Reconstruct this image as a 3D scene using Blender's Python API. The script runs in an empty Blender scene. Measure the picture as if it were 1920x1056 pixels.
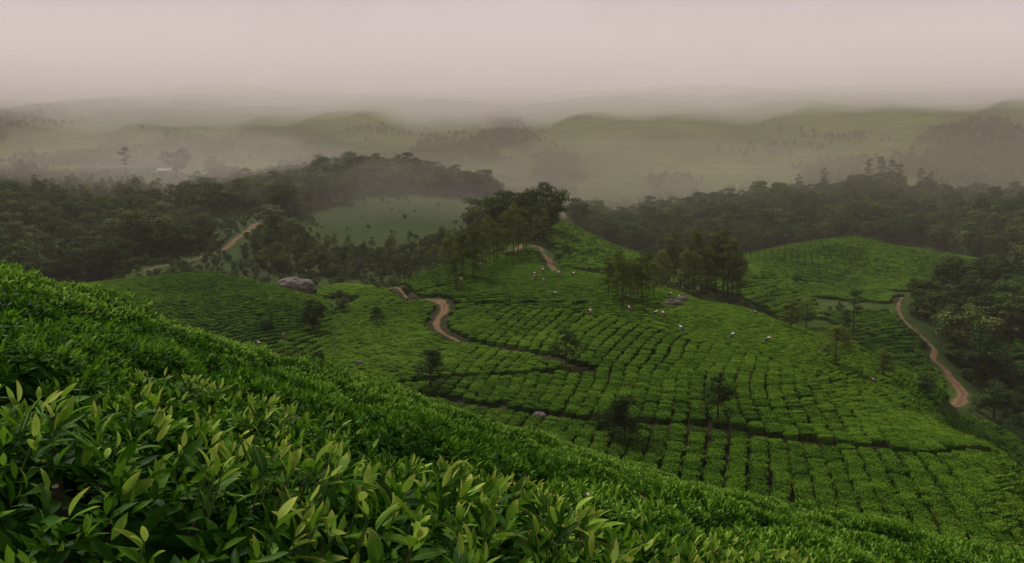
import bpy, math, random
import numpy as np
from mathutils import Vector, Matrix

random.seed(11)
rng = np.random.default_rng(11)
R = math.radians
scene = bpy.context.scene
C = scene.collection

# ------------------------------------------------------------------ camera
FPX = 1507.0                       # focal length in photograph pixels (1920 wide)
PITCH = math.atan2(198.0, FPX)     # camera looks slightly down
cam_d = bpy.data.cameras.new('camera')
cam_d.sensor_width = 36.0
cam_d.lens = FPX / 1920.0 * 36.0
cam_d.clip_start = 0.05
cam_d.clip_end = 12000.0
cam = bpy.data.objects.new('camera', cam_d)
C.objects.link(cam)
cam.location = (0, 0, 0)
cam.rotation_euler = (math.pi / 2 - PITCH, 0, 0)
scene.camera = cam

# ------------------------------------------------------------------ world: overcast sky over a clear-sky base
SUN_EL, SUN_AZ = R(52), R(-35)     # azimuth from +Y towards +X
world = bpy.data.worlds.new('World')
scene.world = world
world.use_nodes = True
nt = world.node_tree
nt.nodes.clear()
w_out = nt.nodes.new('ShaderNodeOutputWorld')
w_bg = nt.nodes.new('ShaderNodeBackground')
w_bg.inputs['Strength'].default_value = 0.1
w_sky = nt.nodes.new('ShaderNodeTexSky')
w_sky.sky_type = 'NISHITA'
w_sky.sun_disc = False
w_sky.sun_elevation = SUN_EL
w_sky.sun_rotation = SUN_AZ
w_tc = nt.nodes.new('ShaderNodeTexCoord')
w_sep = nt.nodes.new('ShaderNodeSeparateXYZ')
nt.links.new(w_tc.outputs['Generated'], w_sep.inputs[0])
w_map = nt.nodes.new('ShaderNodeMapping')
w_map.inputs['Scale'].default_value = (2.0, 2.0, 5.0)
nt.links.new(w_tc.outputs['Generated'], w_map.inputs[0])
w_noise = nt.nodes.new('ShaderNodeTexNoise')
w_noise.inputs['Scale'].default_value = 1.6
w_noise.inputs['Detail'].default_value = 4
nt.links.new(w_map.outputs[0], w_noise.inputs['Vector'])
w_n2 = nt.nodes.new('ShaderNodeMapRange')
w_n2.inputs['From Min'].default_value = 0.3
w_n2.inputs['From Max'].default_value = 0.7
w_n2.inputs['To Min'].default_value = 0.50
w_n2.inputs['To Max'].default_value = 1.4
w_map2 = nt.nodes.new('ShaderNodeMapping'); w_map2.inputs['Scale'].default_value = (7.0, 7.0, 9.0)
nt.links.new(w_tc.outputs['Generated'], w_map2.inputs[0])
w_noise2 = nt.nodes.new('ShaderNodeTexNoise'); w_noise2.inputs['Scale'].default_value = 1.3; w_noise2.inputs['Detail'].default_value = 5; w_noise2.inputs['Distortion'].default_value = 0.6
nt.links.new(w_map2.outputs[0], w_noise2.inputs['Vector'])
w_nmix = nt.nodes.new('ShaderNodeMix'); w_nmix.inputs['Factor'].default_value = 0.38
nt.links.new(w_noise.outputs['Fac'], w_nmix.inputs['A']); nt.links.new(w_noise2.outputs['Fac'], w_nmix.inputs['B'])
nt.links.new(w_nmix.outputs['Result'], w_n2.inputs['Value'])
w_grad = nt.nodes.new('ShaderNodeMapRange')       # overcast: zenith brighter than horizon
w_grad.inputs['From Min'].default_value = 0.0
w_grad.inputs['From Max'].default_value = 1.0
w_grad.inputs['To Min'].default_value = 1.0
w_grad.inputs['To Max'].default_value = 2.2
nt.links.new(w_sep.outputs['Z'], w_grad.inputs['Value'])
w_mul = nt.nodes.new('ShaderNodeMath'); w_mul.operation = 'MULTIPLY'
nt.links.new(w_n2.outputs[0], w_mul.inputs[0]); nt.links.new(w_grad.outputs[0], w_mul.inputs[1])
w_col = nt.nodes.new('ShaderNodeVectorMath'); w_col.operation = 'SCALE'
w_col.inputs[0].default_value = (2.66, 2.17, 2.36)
nt.links.new(w_mul.outputs[0], w_col.inputs['Scale'])
w_mix = nt.nodes.new('ShaderNodeMix'); w_mix.data_type = 'RGBA'
w_mix.inputs['Factor'].default_value = 0.96
nt.links.new(w_sky.outputs[0], w_mix.inputs['A'])
nt.links.new(w_col.outputs[0], w_mix.inputs['B'])
nt.links.new(w_mix.outputs['Result'], w_bg.inputs['Color'])
nt.links.new(w_bg.outputs[0], w_out.inputs['Surface'])

# ------------------------------------------------------------------ sun behind cloud
sun_d = bpy.data.lights.new('sun', 'SUN')
sun_d.energy = 2.7
sun_d.angle = R(13)
sun_d.color = (1.0, 0.95, 0.80)
sun = bpy.data.objects.new('sun', sun_d)
C.objects.link(sun)
sdir = Vector((math.sin(SUN_AZ) * math.cos(SUN_EL), math.cos(SUN_AZ) * math.cos(SUN_EL), math.sin(SUN_EL)))
sun.rotation_euler = sdir.to_track_quat('Z', 'Y').to_euler()

# ------------------------------------------------------------------ exposure and render settings
scene.view_settings.view_transform = 'Standard'
scene.view_settings.look = 'None'
scene.view_settings.exposure = 0.40
scene.view_settings.gamma = 1.0
scene.render.engine = 'CYCLES'
scene.cycles.use_denoising = True
scene.cycles.max_bounces = 8
scene.cycles.diffuse_bounces = 3
scene.cycles.glossy_bounces = 2
scene.cycles.transmission_bounces = 3
scene.cycles.transparent_max_bounces = 8
scene.cycles.volume_bounces = 6

# ================================================================== helpers
def ray(u, v):
    """photograph pixel -> slopes (x/y, z/y)"""
    y = FPX * math.cos(PITCH) + (528 - v) * math.sin(PITCH)
    z = -FPX * math.sin(PITCH) + (528 - v) * math.cos(PITCH)
    return (u - 960) / y, z / y

def proj(x, y, z):
    """world -> photograph pixel"""
    cy = y * math.cos(PITCH) - z * math.sin(PITCH)
    cz = y * math.sin(PITCH) + z * math.cos(PITCH)
    return 960 + FPX * x / cy, 528 - FPX * cz / cy

def in_poly(px, py, poly):
    px = np.asarray(px); py = np.asarray(py)
    r = np.zeros(px.shape, bool)
    n = len(poly)
    for i in range(n):
        x0, y0 = poly[i]; x1, y1 = poly[(i + 1) % n]
        c = ((y0 > py) != (y1 > py)) & (px < (x1 - x0) * (py - y0) / ((y1 - y0) + 1e-9) + x0)
        r ^= c
    return r

_perm = np.random.default_rng(5).random((64, 64))
def vnoise(x, y, s):
    """smooth value noise, 0..1"""
    x = np.asarray(x, float) / s; y = np.asarray(y, float) / s
    xi = np.floor(x).astype(int); yi = np.floor(y).astype(int)
    fx = x - xi; fy = y - yi
    fx = fx * fx * (3 - 2 * fx); fy = fy * fy * (3 - 2 * fy)
    g = lambda a, b: _perm[a % 64, b % 64]
    return (g(xi, yi) * (1 - fx) + g(xi + 1, yi) * fx) * (1 - fy) + (g(xi, yi + 1) * (1 - fx) + g(xi + 1, yi + 1) * fx) * fy

def mesh_np(name, verts, loops, counts, smooth=False, mat_idx=None):
    """fast mesh from flat arrays"""
    me = bpy.data.meshes.new(name)
    verts = np.asarray(verts, np.float32); loops = np.asarray(loops, np.int32); counts = np.asarray(counts, np.int32)
    me.vertices.add(len(verts)); me.vertices.foreach_set('co', verts.ravel())
    me.loops.add(len(loops)); me.loops.foreach_set('vertex_index', loops)
    me.polygons.add(len(counts))
    st = np.zeros(len(counts), np.int32); st[1:] = np.cumsum(counts)[:-1]
    me.polygons.foreach_set('loop_start', st); me.polygons.foreach_set('loop_total', counts)
    me.polygons.foreach_set('use_smooth', np.full(len(counts), smooth))
    if mat_idx is not None:
        me.polygons.foreach_set('material_index', np.asarray(mat_idx, np.int32))
    me.update(calc_edges=True); me.validate()
    return me

def attr(me, name, vals):
    a = me.attributes.new(name, 'FLOAT', 'POINT')
    a.data.foreach_set('value', np.asarray(vals, np.float32))

class MB:
    """collects pieces of mesh; build() makes one object"""
    def __init__(s): s.v = []; s.f = []; s.m = []; s.n = 0
    def add(s, verts, faces, mi=0):
        for q in verts: s.v.append(tuple(q))
        for f in faces: s.f.append(tuple(i + s.n for i in f)); s.m.append(mi)
        s.n += len(verts)
    def tube(s, pts, rads, seg=6, mi=0, cap=True):
        pts = [Vector(p) for p in pts]; vs = []
        for i, p in enumerate(pts):
            d = (pts[min(i + 1, len(pts) - 1)] - pts[max(i - 1, 0)]).normalized()
            a = d.orthogonal().normalized() if i == 0 else (a - d * a.dot(d)).normalized()
            b = d.cross(a)
            for k in range(seg):
                t = 2 * math.pi * k / seg
                vs.append(p + (a * math.cos(t) + b * math.sin(t)) * rads[i])
        fs = []
        for i in range(len(pts) - 1):
            for k in range(seg):
                fs.append((i * seg + k, i * seg + (k + 1) % seg, (i + 1) * seg + (k + 1) % seg, (i + 1) * seg + k))
        if cap:
            fs.append(tuple(range(seg))[::-1]); fs.append(tuple((len(pts) - 1) * seg + k for k in range(seg)))
        s.add(vs, fs, mi)
    def box(s, c, d, mi=0):
        x, y, z = c; a, b, e = d[0] / 2, d[1] / 2, d[2] / 2
        vs = [(x + i * a, y + j * b, z + k * e) for k in (-1, 1) for j in (-1, 1) for i in (-1, 1)]
        s.add(vs, [(0, 2, 3, 1), (4, 5, 7, 6), (0, 1, 5, 4), (2, 6, 7, 3), (0, 4, 6, 2), (1, 3, 7, 5)], mi)
    def mesh(s, name, mats, smooth=False):
        me = bpy.data.meshes.new(name)
        me.from_pydata(s.v, [], s.f)
        for p, m in zip(me.polygons, s.m): p.material_index = m; p.use_smooth = smooth
        for m in (mats if isinstance(mats, (list, tuple)) else [mats]): me.materials.append(m)
        me.update()
        return me

def obj(name, me, parent=None, loc=None, rz=0.0, sc=None):
    o = bpy.data.objects.new(name, me)
    C.objects.link(o)
    if parent is not None: o.parent = parent
    if loc is not None: o.location = loc
    if rz: o.rotation_euler = (0, 0, rz)
    if sc is not None: o.scale = (sc, sc, sc) if not isinstance(sc, tuple) else sc
    return o

def tag(o, label=None, cat=None, group=None, kind=None):
    if label: o['label'] = label
    if cat: o['category'] = cat
    if group: o['group'] = group
    if kind: o['kind'] = kind
    return o

# ================================================================== materials
def new_mat(name):
    m = bpy.data.materials.new(name); m.use_nodes = True
    m.node_tree.nodes.clear()
    return m, m.node_tree

def N(t, kind, **kw):
    n = t.nodes.new(kind)
    for k, v in kw.items(): setattr(n, k, v)
    return n

def ramp(t, fac, stops, interp='LINEAR'):
    r = N(t, 'ShaderNodeValToRGB'); r.color_ramp.interpolation = interp
    e = r.color_ramp.elements
    while len(e) < len(stops): e.new(0.5)
    for i, (p, c) in enumerate(stops): e[i].position = p; e[i].color = (*c, 1)
    t.links.new(fac, r.inputs[0])
    return r.outputs[0]

def math_n(t, op, a, b=None, clamp=False):
    n = N(t, 'ShaderNodeMath', operation=op, use_clamp=clamp)
    for i, s in enumerate((a, b)):
        if s is None: continue
        if isinstance(s, (int, float)): n.inputs[i].default_value = s
        else: t.links.new(s, n.inputs[i])
    return n.outputs[0]

def mix_c(t, fac, a, b, mode='MIX'):
    n = N(t, 'ShaderNodeMix', data_type='RGBA', blend_type=mode)
    for k, s in (('Factor', fac), ('A', a), ('B', b)):
        i = n.inputs[k]
        if isinstance(s, (int, float)): i.default_value = s
        elif isinstance(s, tuple): i.default_value = (*s, 1)
        else: t.links.new(s, i)
    return n.outputs['Result']

def noise(t, scale, detail=3, coord='Object', rough=0.5, vec=None):
    n = N(t, 'ShaderNodeTexNoise'); n.inputs['Scale'].default_value = scale
    n.inputs['Detail'].default_value = detail; n.inputs['Roughness'].default_value = rough
    if vec is None:
        vec = N(t, 'ShaderNodeTexCoord').outputs[coord]
    t.links.new(vec, n.inputs['Vector'])
    return n.outputs['Fac']

def finish(t, col, rough=0.6, spec=0.3, trans=0.0, normal=None, tcol=None):
    o = N(t, 'ShaderNodeOutputMaterial')
    b = N(t, 'ShaderNodeBsdfPrincipled')
    b.inputs['Roughness'].default_value = rough
    b.inputs['Specular IOR Level'].default_value = spec
    if isinstance(col, tuple): b.inputs['Base Color'].default_value = (*col, 1)
    else: t.links.new(col, b.inputs['Base Color'])
    if normal is not None: t.links.new(normal, b.inputs['Normal'])
    if trans > 0:
        tr = N(t, 'ShaderNodeBsdfTranslucent')
        src = tcol if tcol is not None else col
        if isinstance(src, tuple): tr.inputs['Color'].default_value = (*src, 1)
        else: t.links.new(src, tr.inputs['Color'])
        mx = N(t, 'ShaderNodeMixShader'); mx.inputs[0].default_value = trans
        t.links.new(b.outputs[0], mx.inputs[1]); t.links.new(tr.outputs[0], mx.inputs[2])
        t.links.new(mx.outputs[0], o.inputs['Surface'])
    else:
        t.links.new(b.outputs[0], o.inputs['Surface'])

def leaf_material(name, stops, use_random=False, rough=0.42, trans=0.28, spec=0.35, margin=None, patch=0.0, vary=0.22):
    """stops: colours from old to young; attribute 'tint' (0..1) picks one, plus per-object variation"""
    m, t = new_mat(name)
    a = N(t, 'ShaderNodeAttribute', attribute_name='tint').outputs['Fac']
    rnd = N(t, 'ShaderNodeObjectInfo').outputs['Random']
    if use_random:
        f = math_n(t, 'ADD', math_n(t, 'MULTIPLY', math_n(t, 'SUBTRACT', rnd, 0.5), 0.34), a, True)
    else:
        f = math_n(t, 'ADD', a, math_n(t, 'MULTIPLY', math_n(t, 'SUBTRACT', rnd, 0.5), vary), True)
    if patch > 0:
        geo = N(t, 'ShaderNodeNewGeometry').outputs['Position']
        pn = noise(t, 0.045, 3, vec=geo)
        f = math_n(t, 'ADD', f, math_n(t, 'MULTIPLY', math_n(t, 'SUBTRACT', pn, 0.5), patch), True)
    if patch > 0:
        sh = N(t, 'ShaderNodeAttribute', attribute_name='plot'); sh.attribute_type = 'INSTANCER'
        f = math_n(t, 'ADD', f, sh.outputs['Fac'], True)
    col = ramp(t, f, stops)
    if margin:
        e = N(t, 'ShaderNodeAttribute', attribute_name='edge').outputs['Fac']
        al = N(t, 'ShaderNodeAttribute', attribute_name='along').outputs['Fac']
        rib = math_n(t, 'LESS_THAN', e, 0.10)
        col = mix_c(t, math_n(t, 'MULTIPLY', rib, 0.45), col, (0.16, 0.24, 0.05))
        tipm = N(t, 'ShaderNodeMapRange'); tipm.inputs['From Min'].default_value = 0.6; tipm.inputs['From Max'].default_value = 1.0
        t.links.new(al, tipm.inputs['Value'])
        col = mix_c(t, math_n(t, 'MULTIPLY', math_n(t, 'MULTIPLY', tipm.outputs[0], f), 0.9), col, (0.50, 0.50, 0.10))
        # reddish-tan margin and tip on some leaves
        odd = math_n(t, 'GREATER_THAN', math_n(t, 'FRACT', math_n(t, 'MULTIPLY', rnd, 37.7)), 0.72)
        em = N(t, 'ShaderNodeMapRange'); em.inputs['From Min'].default_value = 0.86; em.inputs['From Max'].default_value = 1.0
        t.links.new(math_n(t, 'MAXIMUM', e, al), em.inputs['Value'])
        nz = noise(t, 5.0, 2)
        k = math_n(t, 'MULTIPLY', math_n(t, 'MULTIPLY', em.outputs[0], odd), math_n(t, 'MULTIPLY', nz, 1.3), True)
        col = mix_c(t, k, col, margin)
    finish(t, col, rough, spec, trans)
    return m

M = {}
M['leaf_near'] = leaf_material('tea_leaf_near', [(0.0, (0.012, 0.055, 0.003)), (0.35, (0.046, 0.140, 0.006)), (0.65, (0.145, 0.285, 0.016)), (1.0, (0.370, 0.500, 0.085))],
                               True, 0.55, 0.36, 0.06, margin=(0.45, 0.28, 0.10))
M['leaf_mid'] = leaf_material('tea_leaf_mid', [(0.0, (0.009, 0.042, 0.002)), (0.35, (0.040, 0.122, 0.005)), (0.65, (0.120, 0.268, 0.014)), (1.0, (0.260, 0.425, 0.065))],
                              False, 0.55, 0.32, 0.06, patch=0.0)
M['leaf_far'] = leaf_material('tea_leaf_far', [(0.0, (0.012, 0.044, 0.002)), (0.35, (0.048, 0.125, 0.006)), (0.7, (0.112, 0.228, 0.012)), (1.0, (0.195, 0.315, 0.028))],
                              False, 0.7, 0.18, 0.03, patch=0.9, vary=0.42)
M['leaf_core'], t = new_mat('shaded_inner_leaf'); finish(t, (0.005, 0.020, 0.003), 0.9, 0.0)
M['crown'] = leaf_material('tree_leaf', [(0.0, (0.016, 0.036, 0.008)), (0.45, (0.040, 0.075, 0.016)), (0.8, (0.085, 0.125, 0.028)), (1.0, (0.160, 0.180, 0.055))], False, 0.8, 0.15, 0.03, vary=0.46)
M['crown_pale'] = leaf_material('pale_tree_leaf', [(0.0, (0.045, 0.065, 0.020)), (0.5, (0.085, 0.105, 0.035)), (1.0, (0.150, 0.165, 0.060))], False, 0.7, 0.15, 0.15)
M['crown_dark'] = leaf_material('dark_tree_leaf', [(0.0, (0.008, 0.020, 0.004)), (0.5, (0.020, 0.042, 0.008)), (1.0, (0.045, 0.080, 0.014))], False, 0.8, 0.12, 0.03)
M['crown_russet'] = leaf_material('russet_tree_leaf', [(0.0, (0.055, 0.040, 0.018)), (0.5, (0.120, 0.070, 0.030)), (1.0, (0.180, 0.105, 0.050))], False, 0.7, 0.15, 0.15)
M['oak'] = leaf_material('silver_oak_leaf', [(0.0, (0.036, 0.062, 0.009)), (0.5, (0.085, 0.125, 0.018)), (1.0, (0.155, 0.190, 0.034))], False, 0.8, 0.22, 0.03, vary=0.5)

def bark(name, c0, c1, sc=8):
    m, t = new_mat(name)
    n = noise(t, sc, 5)
    bp = N(t, 'ShaderNodeBump'); bp.inputs['Strength'].default_value = 0.4; t.links.new(n, bp.inputs['Height'])
    finish(t, ramp(t, n, [(0.3, c0), (0.7, c1)]), 0.9, 0.1, normal=bp.outputs[0])
    return m
M['bark'] = bark('bark', (0.025, 0.020, 0.014), (0.07, 0.055, 0.04))
M['twig'] = bark('tea_stem', (0.03, 0.025, 0.015), (0.09, 0.075, 0.045), 30)
M['shoot'], t = new_mat('green_shoot'); finish(t, (0.06, 0.11, 0.025), 0.5, 0.3)

# ground: soil among the tea, grass on the open slopes, painted by zone attributes
m, t = new_mat('ground'); M['ground'] = m
pos = N(t, 'ShaderNodeNewGeometry').outputs['Position']
n1 = noise(t, 0.35, 6, vec=pos, rough=0.65)
n2 = noise(t, 0.02, 4, vec=pos)
n3 = noise(t, 0.006, 5, vec=pos, rough=0.6)
soil = ramp(t, n1, [(0.3, (0.010, 0.011, 0.005)), (0.7, (0.028, 0.028, 0.012))])
grass = ramp(t, math_n(t, 'ADD', math_n(t, 'MULTIPLY', n1, 0.6), math_n(t, 'MULTIPLY', n2, 0.4)),
             [(0.32, (0.010, 0.024, 0.004)), (0.5, (0.024, 0.046, 0.007)), (0.70, (0.050, 0.072, 0.013))])
farg = ramp(t, n3, [(0.32, (0.035, 0.058, 0.012)), (0.44, (0.058, 0.100, 0.018)), (0.55, (0.112, 0.165, 0.030)), (0.66, (0.080, 0.115, 0.024)), (0.74, (0.055, 0.075, 0.020))])
n4 = noise(t, 0.045, 5, vec=pos, rough=0.7)
farg = mix_c(t, 0.9, farg, ramp(t, n4, [(0.34, (0.30, 0.36, 0.28)), (0.60, (1.0, 1.0, 1.0))]), 'MULTIPLY')
# faint contour terraces on the far slopes
wv = N(t, 'ShaderNodeTexWave'); wv.wave_type = 'BANDS'; wv.bands_direction = 'Z'
wv.inputs['Scale'].default_value = 0.055; wv.inputs['Distortion'].default_value = 3.0; wv.inputs['Detail'].default_value = 3
t.links.new(pos, wv.inputs['Vector'])
farg = mix_c(t, math_n(t, 'MULTIPLY', math_n(t, 'LESS_THAN', wv.outputs['Fac'], 0.10), 0.4), farg, (0.030, 0.036, 0.016))
a_soil = N(t, 'ShaderNodeAttribute', attribute_name='soil').outputs['Fac']
a_far = N(t, 'ShaderNodeAttribute', attribute_name='far').outputs['Fac']
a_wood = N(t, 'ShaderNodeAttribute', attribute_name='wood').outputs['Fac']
gc = mix_c(t, a_soil, grass, soil)
a_lawn = N(t, 'ShaderNodeAttribute', attribute_name='lawn').outputs['Fac']
gc = mix_c(t, a_lawn, gc, ramp(t, n1, [(0.3, (0.060, 0.110, 0.012)), (0.7, (0.130, 0.190, 0.026))]))
gc = mix_c(t, a_far, gc, farg)
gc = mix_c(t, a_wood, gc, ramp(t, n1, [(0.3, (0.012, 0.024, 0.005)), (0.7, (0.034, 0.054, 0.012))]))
bp = N(t, 'ShaderNodeBump'); bp.inputs['Strength'].default_value = 0.6; bp.inputs['Distance'].default_value = 0.3
t.links.new(n1, bp.inputs['Height'])
finish(t, gc, 0.95, 0.05, normal=bp.outputs[0])

# red laterite track
m, t = new_mat('red_dirt'); M['dirt'] = m
pos = N(t, 'ShaderNodeNewGeometry').outputs['Position']
n1 = noise(t, 0.9, 6, vec=pos, rough=0.7)
rut = N(t, 'ShaderNodeAttribute', attribute_name='rut').outputs['Fac']
dc = ramp(t, n1, [(0.3, (0.042, 0.027, 0.014)), (0.5, (0.098, 0.054, 0.028)), (0.75, (0.165, 0.104, 0.060))])
dc = mix_c(t, math_n(t, 'MULTIPLY', rut, 0.5), dc, (0.20, 0.135, 0.085))
edge_a = N(t, 'ShaderNodeAttribute', attribute_name='verge').outputs['Fac']
dc = mix_c(t, math_n(t, 'MULTIPLY', math_n(t, 'GREATER_THAN', math_n(t, 'ADD', edge_a, math_n(t, 'MULTIPLY', n1, 1.6)), 1.28), 0.9), dc, (0.040, 0.062, 0.014))
bp = N(t, 'ShaderNodeBump'); bp.inputs['Strength'].default_value = 0.5; bp.inputs['Distance'].default_value = 0.15
t.links.new(n1, bp.inputs['Height'])
finish(t, dc, 0.95, 0.05, normal=bp.outputs[0])

m, t = new_mat('granite'); M['rock'] = m
n1 = noise(t, 2.2, 8, rough=0.7); n2 = noise(t, 0.5, 3)
rc = ramp(t, n1, [(0.3, (0.06, 0.054, 0.046)), (0.55, (0.13, 0.118, 0.10)), (0.75, (0.20, 0.185, 0.16))])
rc = mix_c(t, math_n(t, 'GREATER_THAN', n2, 0.62), rc, (0.07, 0.075, 0.04))
bp = N(t, 'ShaderNodeBump'); bp.inputs['Strength'].default_value = 0.8; bp.inputs['Distance'].default_value = 0.2
t.links.new(n1, bp.inputs['Height'])
finish(t, rc, 0.9, 0.1, normal=bp.outputs[0])

def plain(name, c, rough=0.7, spec=0.2, var=0.12, sc=6):
    m, t = new_mat(name)
    n = noise(t, sc, 4)
    finish(t, mix_c(t, n, tuple(x * (1 - var) for x in c), tuple(min(1, x * (1 + var)) for x in c)), rough, spec)
    M[name] = m
    return m
plain('white_cloth', (0.60, 0.59, 0.55)); plain('cream_cloth', (0.62, 0.56, 0.45)); plain('skin', (0.16, 0.085, 0.055), 0.5)
plain('dark_skirt', (0.05, 0.035, 0.045)); plain('maroon_skirt', (0.16, 0.03, 0.025)); plain('blue_skirt', (0.03, 0.05, 0.10))
plain('hair', (0.012, 0.010, 0.009), 0.5); plain('whitewash', (0.30, 0.28, 0.26)); plain('tin_roof', (0.26, 0.25, 0.235), 0.7, 0.05)
plain('red_roof', (0.15, 0.07, 0.05), 0.8, 0.05); plain('dark_glass', (0.03, 0.03, 0.035), 0.2, 0.5); plain('door_wood', (0.10, 0.06, 0.04))
plain('red_petal', (0.55, 0.05, 0.02), 0.5); plain('white_petal', (0.60, 0.58, 0.50), 0.6); plain('yellow_heart', (0.55, 0.35, 0.03))
plain('dead_leaf', (0.20, 0.085, 0.03))

# ================================================================== terrain
FC = np.array([-0.25402981, -0.28743653, -0.35281681, 0.01232331, -0.00271374, 0.00325496])
EX = [-30, -9, -5.4, -2.9, 0.4, 4.4, 5.8, 7.25, 11, 30]
EY = [3.5, 5.5, 8.0, 12.3, 14.3, 13.6, 12.2, 10.5, 7.5, 4.5]
CANOPY = 0.85
def near_hill(x, y):
    """height of the tea canopy on the photographer's own slope"""
    xc = np.clip(x, -9, 11); yc = np.clip(y, -8, 18)
    z = FC[0] + FC[1] * xc + FC[2] * yc + FC[3] * xc * xc + FC[4] * xc * yc + FC[5] * yc * yc
    z = z - 0.30 * (x - xc) - 0.30 * (y - yc)
    b = np.maximum(y - np.interp(x, EX, EY), 0)
    return z - np.where(b < 5, 0.085 * b * b, 0.085 * 25 + 0.85 * (b - 5))

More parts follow.
